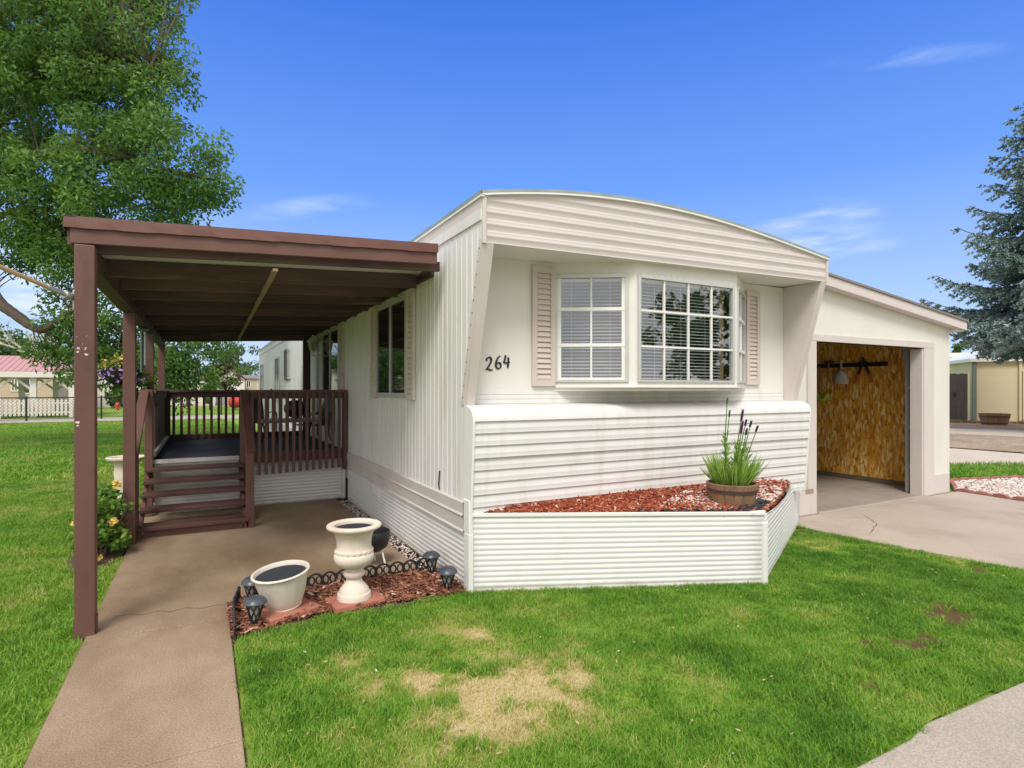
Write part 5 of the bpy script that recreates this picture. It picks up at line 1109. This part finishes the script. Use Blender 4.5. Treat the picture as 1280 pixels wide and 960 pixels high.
ells = [E_(55,105,13,120,100), E_(140,70,12.6,92,90), E_(60,-20,13.2,130,90), E_(150,-30,13,70,70), E_(165,150,12.2,68,70), E_(215,205,12,60,52), E_(262,215,12,38,36), E_(120,235,12.2,95,55), E_(40,235,12.8,95,70),
        E_(222,262,12.4,52,32), E_(60,305,12.6,55,32), E_(115,325,12.6,48,45), E_(100,400,12.6,38,38), E_(140,385,12.8,40,40), E_(90,440,12.8,26,26), E_(150,440,13,48,36), E_(205,440,13.2,48,40), E_(248,452,13.4,38,34), E_(215,482,13.4,48,24), E_(265,440,13.6,24,30), E_(110,462,13,30,24), E_(20,320,12.8,36,20), E_(84,402,12.6,28,26), E_(72,448,13,30,20), E_(35,300,12.6,48,22), E_(78,360,12.5,20,20),
        E_(-100,90,13.8,140,140), E_(-200,200,13.8,120,100), E_(-120,260,13.8,80,60)]
tree('ash_tree', 'big leafy ash tree overhanging the porch roof from the left lawn', limbs, ells, 1350, (.28,.50), 135, .115, .046, M['ash'], M['bark'], 21)

# blue spruce
def spruce(base, H_, R_, zlow, label, seed, tipz=0):
    r = np.random.default_rng(seed); T = thing('blue_spruce', tuple(base), label, 'tree'); b_ = MB(); base = Vector(base)
    b_.tube([base, base+Vector((0,0,H_*.5)), base+Vector((0,0,H_))], [.26,.14,.02], 9)
    C, D2, TN = [], [], []; z = zlow
    while z < H_-.25:
        f = (z-zlow)/(H_-zlow); Lb = R_*(1-f)**.82*(1 if f > .04 else .8); nb = 8 if f < .8 else 6; a0 = r.uniform(0,6.28)
        for k in range(nb):
            a = a0+2*math.pi*k/nb+r.normal(0,.16); L1 = Lb*r.uniform(.72,1.12)+.15; out_ = np.array([math.cos(a), math.sin(a), 0]); side = np.array([-math.sin(a), math.cos(a), 0])
            zz0 = z+r.uniform(-.15,.15); n = max(4, int(L1/.3)); tt = np.linspace(0,1,n+1)
            dr = .20 if f < .6 else .05
            pts = [np.array(base)+np.array([0,0,zz0])+out_*L1*t_+np.array([0,0,L1*(-dr*math.sin(t_*math.pi*.75)+.16*t_*t_+ (f-.35)*.25*t_)]) for t_ in tt]
            b_.tube([tuple(p) for p in pts], [.045*(1-.8*t_)*(1-f*.6)+.006 for t_ in tt], 4, cap=False)
            for i in range(1, n+1):
                for sg in (-1, 1, 0):
                    t_ = (i-r.random())/n; t_ = max(.12, t_)
                    p = pts[0]+(pts[-1]-pts[0])*t_; j = min(int(t_*n), n-1); fr = t_*n-j; p = pts[j]*(1-fr)+pts[j+1]*fr
                    ln = (1-t_)*L1*.42+.24; 
                    if sg == 0: ln = .28
                    tw = unit((out_*.75+side*sg*r.uniform(.5,1.0)+np.array([0,0,-.30 if sg else -.1+.3*r.random()]))[None])[0]
                    m = max(3, int(ln/.085))
                    for q in range(m):
                        s = (q+r.random())/m; c0 = p+tw*ln*s+np.array([0,0,-.12*s*s*ln]); kk = 7
                        dd = unit(tw[None]*.9+r.normal(size=(kk,3))*.75); C.append(c0[None]+dd*.05); D2.append(dd); TN.append(np.full(kk, .25+.45*s*t_+.2*r.random())+r.normal(0,.13,kk))
        z += .38+.12*(1-f)
    b_.build('trunk', M['barkbrown'], T)
    C = np.concatenate(C); D2 = np.concatenate(D2); TN = np.concatenate(TN); v, f_ = leaf_mesh(C, D2, .16*(.7+.6*rng.random(len(C))), .05)
    np_mesh('crown', v, f_, M['spruce'], T, {'rnd': np.repeat(np.clip(TN,0,1), 4)})
sb = at(1335, 560, 22); spruce((sb.x, sb.y, -.05), 14.4, 4.9, 3.9, 'large blue spruce with drooping boughs in front of the beige shed', 5)

def simple_tree(name, label, px, pytop, pybot, d, wpx, leafm, leafL, ncl=26, per=120, trunk=.16, group=None, seed=1, crown_lo=.3, bark='barkbrown', toneb=0., flat=.85):
    top = at(px, pytop, d); g = at(px, pybot, d); g.z = -.05; H_ = top.z-g.z; w2 = wpx*d/FPX/2; r = np.random.default_rng(seed)
    ells = []; zc = g.z+H_*crown_lo; hc = H_-H_*crown_lo
    for k in range(9):
        t_ = (k+.5)/9; wd_ = w2*math.sin(math.pi*(.18+.74*t_))**.7; a = r.uniform(0,6.28); o = wd_*.38
        ells.append(((g.x+o*math.cos(a), g.y+o*math.sin(a), zc+hc*t_), (wd_*.72, wd_*.72, hc*.15)))
    limbs = [([(g.x,g.y,g.z),(g.x,g.y,g.z+H_*.4),(g.x+.1*w2,g.y,g.z+H_*.9)], trunk, trunk*.2)]
    for k in range(5): a = k*1.26+r.uniform(0,.6); limbs.append(([(g.x,g.y,zc),(g.x+w2*.35*math.cos(a),g.y+w2*.35*math.sin(a),zc+hc*.25),(g.x+w2*.7*math.cos(a),g.y+w2*.7*math.sin(a),zc+hc*.55)], trunk*.5, trunk*.1))
    return tree(name, label, limbs, ells, ncl, (w2*.22, w2*.36), per, leafL, leafL*.55, leafm, M[bark], seed, group, .25, False, flat, toneb)
simple_tree('round_tree', 'big round topped green tree far behind the neighbour homes', 296, 427, 490, 85, 66, M['fargreen'], .34, 60, 120, .3, seed=3, crown_lo=.15)
simple_tree('plum_tree', 'dark purple leaved plum tree in front of the far homes', 283, 447, 502, 52, 36, M['plum'], .22, 26, 80, .1, seed=4, crown_lo=.3)
simple_tree('young_tree', 'young bright green tree seen above the rear deck railing', 262, 458, 508, 46, 27, M['limegreen'], .18, 24, 80, .06, seed=6, crown_lo=.22)
GT = 'green trees behind the red roofed pavilion'
for k, (px, pt, d, wp, lab) in enumerate(((-30,402,78,96,'bushy green tree at the left edge behind the pavilion'),(14,418,80,74,'low green tree directly behind the pavilion roof peak'),(62,424,84,72,'rounded green tree right of the bleached bare tree'),(120,426,90,66,'green tree behind the white gabled shed'),(178,438,92,60,'green tree behind the hanging flower basket'))):
    simple_tree('broad_tree', lab, px, pt, 500, d, wp, M['fargreen'], .46, 70, 100, .25, GT, 30+k, .12)
for k, (px, pt, d, wp, lab) in enumerate(((1199,425,62,40,'green tree showing between garage and spruce above the pale roof'),(1240,418,70,60,'green tree mostly hidden behind the blue spruce'))):
    simple_tree('broad_tree', lab, px, pt, 500, d, wp, M['fargreen'], .35, 30, 80, .2, 'trees beyond the beige shed', 50+k, .12)
# bleached bare tree
bt0 = at(52, 470, 58); bt0.z = 0
DT = thing('dead_tree', tuple(bt0), 'bleached leafless tree with pale limbs behind the pavilion', 'tree'); b_ = MB(); r_ = random.Random(4)
def limb(p, q, r0, lv):
    m1 = p.lerp(q, .5)+Vector((r_.uniform(-.12,.12), r_.uniform(-.1,.1), r_.uniform(0,.12)))*(q-p).length; sp_ = smooth_path([p, m1, q], 4); b_.tube(sp_, [r0*(1-.65*i/(len(sp_)-1)) for i in range(len(sp_))], 6)
    if lv:
        for k in range(3):
            t_ = r_.uniform(.35,1.); s = sp_[int(t_*(len(sp_)-1))]; d = (q-p).normalized(); e = Vector((d.x+r_.uniform(-.9,.9), d.y+r_.uniform(-.9,.9), d.z+r_.uniform(-.1,.7))).normalized()*(q-p).length*r_.uniform(.4,.7); limb(s, s+e, r0*.42, lv-1)
limb(bt0, at(52,452,58), .34, 0)
for px, py, r0 in ((12,424,.2),(30,432,.16),(44,414,.2),(60,425,.2),(74,436,.14),(-8,428,.15)): limb(at(52,456,58), at(px,py,58+r_.uniform(-2,2)), r0, 2)
b_.build('trunk', M['deadwood'], DT)
def bush(name, label, px, pyt, pyb, d, wpx, m, leafL, seed, group=None, per=90):
    g = at(px, pyb, d); g.z = -.03; tp = at(px, pyt, d); H_ = tp.z; w2 = wpx*d/FPX/2; r = np.random.default_rng(seed)
    B = thing(name, tuple(g), label, 'shrub', group); n = 26; c = np.stack([r.uniform(-.8,.8,n)*w2, r.uniform(-.6,.6,n)*w2, r.uniform(.15,.85,n)*H_], 1); c[:, :2] *= (1-.45*np.abs(c[:, 2:]/H_-.4)); 
    leafpart('foliage', B, c, [min(w2,H_)*.33]*n, per, leafL, leafL*.5, m, .1); s = MB()
    for k in range(6): s.tube([(0,0,0), tuple(c[k]*.6), tuple(c[k])], [.03,.02,.01], 4)
    s.build('stems', M['barkbrown'], B, local=True)
bush('round_shrub', 'grey green shrub beside the fire hydrant', 146, 487, 508, 50, 27, M['yellowbush'], .2, 3)
bush('leafy_shrub', 'leafy green shrub rising behind the dark wooden gate', 1197, 440, 500, 34, 36, M['bushgreen'], .2, 8, per=140)

# ================================================================== FAR LEFT: pavilion, fences, homes
PVL = 37.5
pL, pR = onV(-70, 470, PVL), onV(92, 470, PVL)
PV = thing('pavilion', ((pL.x+pR.x)/2, PVL, 0), 'white posted pavilion with a faded red hipped roof beyond the lawn', 'pavilion')
ez = 2.62; xa, xb = pL.x-.3, pR.x+.2; ya, yb = PVL-.4, PVL+6.5; hx = (xa+xb)/2
b_ = MB(); b_.v = [(xa,ya,ez),(xb,ya,ez),(xb,yb,ez),(xa,yb,ez),(hx-1.2,(ya+yb)/2,ez+1.02),(hx+1.2,(ya+yb)/2,ez+1.02)]; b_.f = [(0,1,5,4),(1,2,5),(2,3,4,5),(3,0,4),(3,2,1,0)]
ro = b_.build('roof', M['redroof'], PV)
b_ = MB()
for k in range(22): 
    t_ = (k+.5)/22; x = xa+(xb-xa)*t_; xt = np.clip(x, hx-1.2, hx+1.2); s = 1-abs(x-xt)/((xb-xa)/2-1.2); b_.bar((x,ya,ez+.012),(x+(xt-x)*0,ya+(yb-ya)/2*s*.98,ez+1.02*s*.98+.012),.05,.03)
b_.build('roof_seams', M['redroof'], ro)
b_ = MB(); b_.box(xa,xb,ya,ya+.12,ez-.33,ez-.01); b_.box(xb-.12,xb,ya+.12,yb,ez-.33,ez-.01); b_.box(xa,xb,yb,yb+.12,ez-.33,ez-.01); b_.build('eave_beam', M['farwhite'], PV)
for px in (-60, -8, 42, 90):
    q = onV(px, 470, PVL)
    for yy in (PVL, PVL+5.6):
        b_ = MB(); b_.box(q.x-.14,q.x+.14,yy-.14,yy+.14,0,ez-.3); po = b_.build('post', M['farwhite'], PV)
        b_ = MB(); b_.bar((q.x-.1,yy,ez-1.0),(q.x-.85,yy,ez-.35),.12,.12); b_.bar((q.x+.1,yy,ez-1.0),(q.x+.85,yy,ez-.35),.12,.12); b_.build('brace', M['farwhite'], po)
PF = thing('picket_fence', (hx, PVL-.5, 0), 'white picket fence along the front of the red roofed pavilion', 'fence')
x0, x1 = xa-.5, onV(89,500,PVL-.5).x; n_ = int((x1-x0)/.19)
b_ = MB()
for k in range(n_): x = x0+k*.19; b_.slab([(x,PVL-.5,.12),(x+.115,PVL-.5,.12),(x+.115,PVL-.5,1.0),(x+.0575,PVL-.5,1.08),(x,PVL-.5,1.0)], (0,.03,0))
b_.build('pickets', M['farwhite'], PF); b_ = MB(); b_.box(x0,x1,PVL-.47,PVL-.42,.25,.36); b_.box(x0,x1,PVL-.47,PVL-.42,.78,.88); b_.build('rail', M['farwhite'], PF)
for x in (x0, (x0+x1)/2, x1): b_ = MB(); b_.box(x-.08,x+.08,PVL-.53,PVL-.38,0,1.25); b_.build('fence_post', M['farwhite'], PF)
# black chain link fence
FN = thing('chain_link_fence', (-8,34,0), 'black chain link fence across the far side of the lawn', 'fence')
fa_, fb_ = gnd(-120,528.4), gnd(330,518.6); nf = 9; fdir = (fb_-fa_)
fa_ = gnd(33,526) - (gnd(126.7,523)-gnd(33,526))*2; stp = (gnd(126.7,523)-gnd(33,526)); 
for k in range(8):
    p = fa_+stp*k; b_ = MB(); b_.tube([(p.x,p.y,-.05),(p.x,p.y,1.22)], .045, 8); b_.lathe([(.05,1.22),(.03,1.27),(0,1.28)], (p.x,p.y,0), 8); b_.build('fence_post', M['black'], FN)
q = fa_+stp*7; b_ = MB(); b_.tube([(fa_.x,fa_.y,1.18),(q.x,q.y,1.18)], .03, 6); b_.tube([(fa_.x,fa_.y,.06),(q.x,q.y,.06)], .012, 5); b_.build('fence_rail', M['black'], FN)
b_ = MB(); Lf = (q-fa_).length; ud = (q-fa_).normalized(); k = -1.1
while k < Lf:
    for sg in (0, 1):
        s0, s1 = max(k,0), min(k+1.1, Lf); z0 = .06+(s0-k); z1 = .06+(s1-k)
        if sg: z0, z1 = 1.16-(s0-k), 1.16-(s1-k)
        if s1 > s0: b_.bar(fa_+ud*s0+Vector((0,0,z0)), fa_+ud*s1+Vector((0,0,z1)), .007, .007)
    k += .16
b_.build('wire_mesh', M['black'], FN)
def hydrant():
    p = gnd(146.5,512.6); T = thing('fire_hydrant', (p.x,p.y,0), 'orange red fire hydrant on the far grass strip', 'hydrant')
    b_ = MB(); b_.lathe([(0,0),(.17,0),(.17,.05),(.11,.06),(.11,.40),(.15,.41),(.15,.46),(.13,.50),(.08,.57),(.03,.60),(.03,.65),(0,.65)], (0,0,0), 18); b_.build('body', M['hydrant'], T, local=True, smooth=True)
    for d in ((1,0),(-1,0),(0,-1)):
        b_ = MB(); b_.tube([(d[0]*.09,d[1]*.09,.33),(d[0]*.2,d[1]*.2,.33)], .06, 10); b_.build('outlet', M['hydrant'], T, local=True)
hydrant()
p = gnd(301.5,512); TK = thing('red_tank', (p.x,p.y,0), 'red horizontal fuel tank lying beyond the far lawn', 'tank')
b_ = MB(); rr = .46; pr_ = [(0,-.95),(.25,-.92),(.40,-.84),(rr,-.70),(rr,.70),(.40,.84),(.25,.92),(0,.95)]; b_.lathe(pr_, (0,0,0), 24); b_.xf(Matrix.Rotation(-YAW,4,'Z') @ Matrix.Translation((0,0,.62)) @ Matrix.Rotation(R(90),4,'Y')); b_.build('tank_body', M['tankred'], TK, local=True, smooth=True)
for sx_ in (-.5,.5): b_ = MB(); b_.box(sx_-.06,sx_+.06,-.3,.3,0,.30); b_.xf(Matrix.Rotation(-YAW,4,'Z')); b_.build('tank_foot', M['steel'], TK, local=True)
b_ = MB(); b_.lathe([(.12,1.06),(.12,1.16),(.06,1.2),(0,1.2)], (0,0,0), 12); b_.build('valve_dome', M['tankred'], TK, local=True)
def far_home(name, label, pxa, pxb, V_, depth, zw, roofh, wallm, roofm, wins=(), gable=False, group=None, over=.25, door=None, trim=()):
    a, b2 = onV(pxa, 490, V_).x, onV(pxb, 490, V_).x; T = thing(name, ((a+b2)/2, V_, 0), label, 'house', group)
    m = MB()
    if gable: m.slab([(a,V_,0),(b2,V_,0),(b2,V_,zw),((a+b2)/2,V_,zw+roofh),(a,V_,zw)], (0,depth,0))
    else: m.box(a,b2,V_,V_+depth,0,zw)
    m.build('wall', wallm, T); m = MB(); c = (a+b2)/2
    if gable:
        for s in (-1,1):
            e = c+s*((b2-a)/2+over); ze = zw-over*roofh/((b2-a)/2); m.slab([(c,V_-over,zw+roofh+.02),(e,V_-over,ze+.02),(e,V_+depth+over,ze+.02),(c,V_+depth+over,zw+roofh+.02)], (0,0,.14))
    else: m.v = [(a-over,V_-over,zw),(b2+over,V_-over,zw),(b2+over,V_+depth+over,zw),(a-over,V_+depth+over,zw),(a-over,V_+depth/2,zw+roofh),(b2+over,V_+depth/2,zw+roofh)]; m.f = [(0,1,5,4),(2,3,4,5),(0,4,3),(1,2,5),(3,2,1,0)]
    m.build('roof', roofm, T)
    for px0, px1, py0, py1 in wins:
        p0, p1 = onV(px0, py1, V_), onV(px1, py0, V_); z0, z1 = p0.z, p1.z; m = MB(); f = .09
        m.box(p0.x-f,p0.x,V_-.05,V_,z0-f,z1+f); m.box(p1.x,p1.x+f,V_-.05,V_,z0-f,z1+f); m.box(p0.x,p1.x,V_-.05,V_,z0-f,z0); m.box(p0.x,p1.x,V_-.05,V_,z1,z1+f); m.box((p0.x+p1.x)/2-.04,(p0.x+p1.x)/2+.04,V_-.05,V_,z0,z1)
        w3 = m.build('window', M['farwhite'], T); g = MB(); g.v = [(p0.x,V_-.02,z0),(p1.x,V_-.02,z0),(p1.x,V_-.02,z1),(p0.x,V_-.02,z1)]; g.f = [(0,1,2,3)]; g.build('window_glass', M['darkglass'], w3)
    for px0, px1, py0, py1, mm in trim:
        p0, p1 = onV(px0, py1, V_), onV(px1, py0, V_); m = MB(); m.box(p0.x,p1.x,V_-.06,V_-.002,max(0,p0.z),p1.z); m.build('trim_board', mm, T)
    return T
far_home('bungalow', 'peach house with white framed windows behind the pavilion', -110, 72, 50, 9, 2.75, .8, M['peach'], M['farroof'], ((15.5,21,474,488),(31,44,473,491),(-40,-25,473,488)))
far_home('gabled_shed', 'white gabled outbuilding right of the pavilion', 98, 142, 58, 8, 2.7, .95, M['farwhite'], M['farroof'], (), True)
far_home('trailer_home', 'long cream trailer home behind the rear deck railing', 150, 269, 61, 6, 2.9, .25, M['farwhite'], M['fartrim'], ((240.5,246.5,477,488),(196,202,477,488)), trim=((232.5,234.5,470,505,M['fartrim']),(150,269,487.5,489,M['fartrim'])))
far_home('gabled_home', 'peach gabled home beside the plum tree', 271, 306, 64, 9, 2.75, .9, M['farwhite'], M['fartrim'], (), True)
far_home('tan_home', 'tan home with one small white window next to our home', 306.5, 360, 70, 9, 2.9, .5, M['fartan'], M['farroof'], ((308.5,312.5,476.5,483.5),), trim=((321.5,322.5,472,500,M['farwhite']),))
# ================================================================== FAR RIGHT: shed, gate, barrel, pale home
s0, s1 = gnd(1216.5,526.0), gnd(1280,527.0); ds = (s1-s0).normalized(); nb_ = Vector((-ds.y, ds.x, 0)); nb_ = nb_ if nb_.x > 0 else -nb_
SH = thing('beige_shed', tuple(s0), 'beige shed with white low roof and bent downspout under the spruce', 'shed')
Hs = 3.02; e0, e1 = s0, s0+ds*9
b_ = MB(); b_.slab([tuple(e0),tuple(e1),tuple(e1+nb_*6),tuple(e0+nb_*6)], (0,0,Hs)); b_.build('wall', M['beige'], SH)
b_ = MB(); o_ = .22; a = e0-ds*o_-nb_*o_; c = e1+ds*o_-nb_*o_; d = e1+ds*o_+nb_*(6+o_); e = e0-ds*o_+nb_*(6+o_)
hz = Vector((0,0,Hs)); b_.v = [tuple(q+hz) for q in (a,c,d,e)]+[tuple(q+hz+Vector((0,0,.16))) for q in (a,c,d,e)]+[tuple(e0.lerp(e0+nb_*6,.5)+ds*2.2+hz+Vector((0,0,1.05))), tuple(e1.lerp(e1+nb_*6,.5)-ds*1.5+hz+Vector((0,0,1.05)))]
b_.f = [(0,1,5,4),(1,2,6,5),(2,3,7,6),(3,0,4,7),(4,5,9,8),(5,6,9),(6,7,8,9),(7,4,8),(3,2,1,0)]; b_.build('roof', M['white'], SH)
b_ = MB(); c0 = s0+ds*.03-nb_*.03; b_.bar(c0+Vector((0,0,0)), c0+Vector((0,0,Hs-.02)), .16, .16, up=tuple(nb_)); b_.build('corner_post', M['sage'], SH)
k_ = s0+ds*(2.05)-nb_*.07; b_ = MB(); b_.bar(k_+ds*.75+Vector((0,0,Hs-.02))-nb_*.14, k_+ds*.72+Vector((0,0,Hs-.28))-nb_*.1, .1,.1,up=tuple(nb_)); b_.bar(k_+ds*.74+Vector((0,0,Hs-.25))-nb_*.1, k_+Vector((0,0,Hs-.52)), .1,.1,up=tuple(nb_)); b_.bar(k_+Vector((0,0,Hs-.48)), k_+Vector((0,0,.1)), .11,.11,up=tuple(nb_)); b_.bar(k_-ds*.14+Vector((0,0,Hs)), k_-ds*.14+Vector((0,0,.05)), .10,.06,up=tuple(nb_)); b_.build('downspout', M['beige'], SH)
GA = thing('wooden_gate', tuple(s0-ds*.3), 'dark weathered plank gate between the garage and the beige shed', 'gate'); b_ = MB(); n_ = 16
for k in range(n_): p = s0-ds*(.32+k*.16); h_ = 2.42+.02*math.sin(k*2.3); b_.bar(p+Vector((0,0,.05)), p+Vector((0,0,h_)), .15, .03, up=tuple(nb_))
b_.build('planks', M['gatewood'], GA); b_ = MB()
for z in (.5,1.9): b_.bar(s0-ds*.25+nb_*.04+Vector((0,0,z)), s0-ds*2.9+nb_*.04+Vector((0,0,z)), .05,.1)
b_.build('rail', M['gatewood'], GA); b_ = MB(); b_.bar(s0-ds*.2+Vector((0,0,0)), s0-ds*.2+Vector((0,0,2.5)), .09,.09,up=tuple(nb_)); b_.build('gate_post', M['beige'], GA); b_ = MB(); b_.box(-.05,.05,-.05,.05,1.25,1.45); b_.xf(Matrix.Translation(tuple(s0-ds*.8-nb_*.06))); b_.build('latch', M['black'], GA)
p = gnd(1243,530.5); HB2 = thing('half_barrel', (p.x,p.y,-.02), 'empty wooden half barrel standing on the dirt against the beige shed', 'planter'); barrel_parts(HB2, .46, .58, .52)
q0 = at(1150,470,42); PHm = thing('pale_home', (q0.x,q0.y,0), 'long pale home with flat roof behind the gate and shed', 'house')
qa, qb = at(1120,487,44), at(1300,487,44); dq = (qb-qa).normalized(); nq = Vector((-dq.y,dq.x,0))
for o in (qa, qb): o.z = 0
b_ = MB(); b_.slab([tuple(qa),tuple(qb),tuple(qb+nq*6),tuple(qa+nq*6)], (0,0,4.05)); b_.build('wall', M['farwhite'], PHm); b_ = MB(); b_.slab([tuple(qa-nq*.3-dq*.3+Vector((0,0,4.05))),tuple(qb-nq*.3+dq*.3+Vector((0,0,4.05))),tuple(qb+nq*6.3+dq*.3+Vector((0,0,4.05))),tuple(qa+nq*6.3-dq*.3+Vector((0,0,4.05)))], (0,0,.35)); b_.build('roof', M['white'], PHm)
w0 = at(1205,487,43.9); w0.z = 0; b_ = MB(); b_.slab([tuple(w0-nq*.05+Vector((0,0,2.3))),tuple(w0-nq*.05+dq*1.4+Vector((0,0,2.3))),tuple(w0-nq*.05+dq*1.4+Vector((0,0,3.2))),tuple(w0-nq*.05+Vector((0,0,3.2)))], tuple(nq*.04)); b_.build('window', M['darkglass'], PHm)
# scalloped bricks round the gravel bed: one built, then copied
b_ = MB(); b_.slab([(-.11,-.035,0),(.11,-.035,0),(.11,-.035,.04)]+[(.11*math.cos(a),-.035,.04+.04*math.sin(a)) for a in np.linspace(.15,math.pi-.15,9)]+[(-.11,-.035,.04)], (0,.06,0))
br = b_.build('scallop_brick', M['stoneedge'], loc=(8.6,.4,-.02), bevel=.008); tag(br, 'red scalloped edging brick along the gravel bed by the driveway', 'edging brick', 'red scalloped bricks round the gravel bed')
first = True
for a, b2 in (((8.66,.52),(8.50,-.50)),((8.50,-.50),(8.05,-2.4)),((8.72,.55),(9.6,1.02)),((9.6,1.02),(11.2,.64)),((11.2,.64),(13.4,-1.5))):
    a, b2 = Vector(a+(0,)), Vector(b2+(0,)); L_ = (b2-a).length; n_ = int(L_/.225); d = (b2-a)/n_; ang = math.atan2(d.y, d.x)
    for k in range(n_):
        p = a+d*(k+.5); o = br if first else br.copy()
        if not first: COL.objects.link(o)
        first = False; o.location = (p.x, p.y, -.02-random.random()*.012); o.rotation_euler = (random.uniform(-.06,.06), random.uniform(-.05,.05), ang+random.uniform(-.06,.06))

# row of trees across the street behind the camera: seen only in the window reflections
r9 = np.random.default_rng(9); C9 = []
for cx, cy, h, wd in ((3,-19,6.0,2.4),(8.5,-20,7.5,2.6),(24,-21,7.5,3.2),(31,-18,6,3),(-4,-21,7,3)):
    k = 60; u9 = ball(k); C9.append(np.array([cx,cy,h*.62])+u9*np.array([wd,wd,h*.38]))
C9 = np.concatenate(C9); c9, d9, t9 = blobs_leaves(C9, np.full(len(C9), .75), 60, .2); o9 = leaves_obj('street_trees', c9, d9, .4, .22, M['fargreen'], None, t9); tag(o9, 'row of leafy trees across the street, mirrored in the bay window', 'trees', kind='stuff')

# bits lying on the lawn
lx = rng.uniform(-1.6, 4.4, 260); ly = rng.uniform(-2.7, .0, 260); kk = inpoly(lx, ly, LAWN_F); lx, ly = lx[kk], ly[kk]; n9 = len(lx)
M['litter'] = leafmat('lawn_litter', [(0,(.10,.05,.03)),(.4,(.45,.30,.14)),(.8,(.50,.38,.2)),(.93,(.55,.45,.28)),(1,(.85,.84,.78))], .1, .8)
o9 = leaves_obj('leaf_litter', np.stack([lx, ly, rng.uniform(.004,.03,n9)], 1), unit(np.stack([rng.normal(size=n9), rng.normal(size=n9), rng.normal(size=n9)*.2], 1)), .028, .010, M['litter'], None, None, unit(np.stack([rng.normal(size=n9)*.3, rng.normal(size=n9)*.3, np.ones(n9)], 1))); tag(o9, 'dry leaf bits and clippings scattered over the front lawn', 'leaf litter', kind='stuff')
ck = MB()
def crack(pp, w_):
    pts = [gnd(*p) for p in pp]
    for a, b2 in zip(pts[:-1], pts[1:]):
        dd = (b2-a).normalized(); n2 = Vector((-dd.y, dd.x, 0))*w_; h9 = Vector((0,0,.004)); q = len(ck.v); ck.v += [tuple(a-n2+h9), tuple(a+n2+h9), tuple(b2+n2+h9), tuple(b2-n2+h9)]; ck.f.append((q,q+1,q+2,q+3))
crack([(143,771),(163,768),(178,769),(196,764),(214,765),(232,760),(251,761),(268,757),(290,756)], .0022)
tag(ck.build('walkway_crack', M['soil']), kind='structure')

mb0, mb1 = s0-nb_*.05, s0+ds*9-nb_*.05
chips('mulch_chips', [tuple((mb0-ds*3)[:2]), tuple(mb1[:2]), tuple((mb1-nb_*2.2)[:2]), tuple((mb0-ds*3-nb_*2.2)[:2])], 2200, .06, .2, M['chipbrown'], 'coarse brown bark mulch along the foot of the beige shed', lambda x, y: np.full_like(x, -.018))
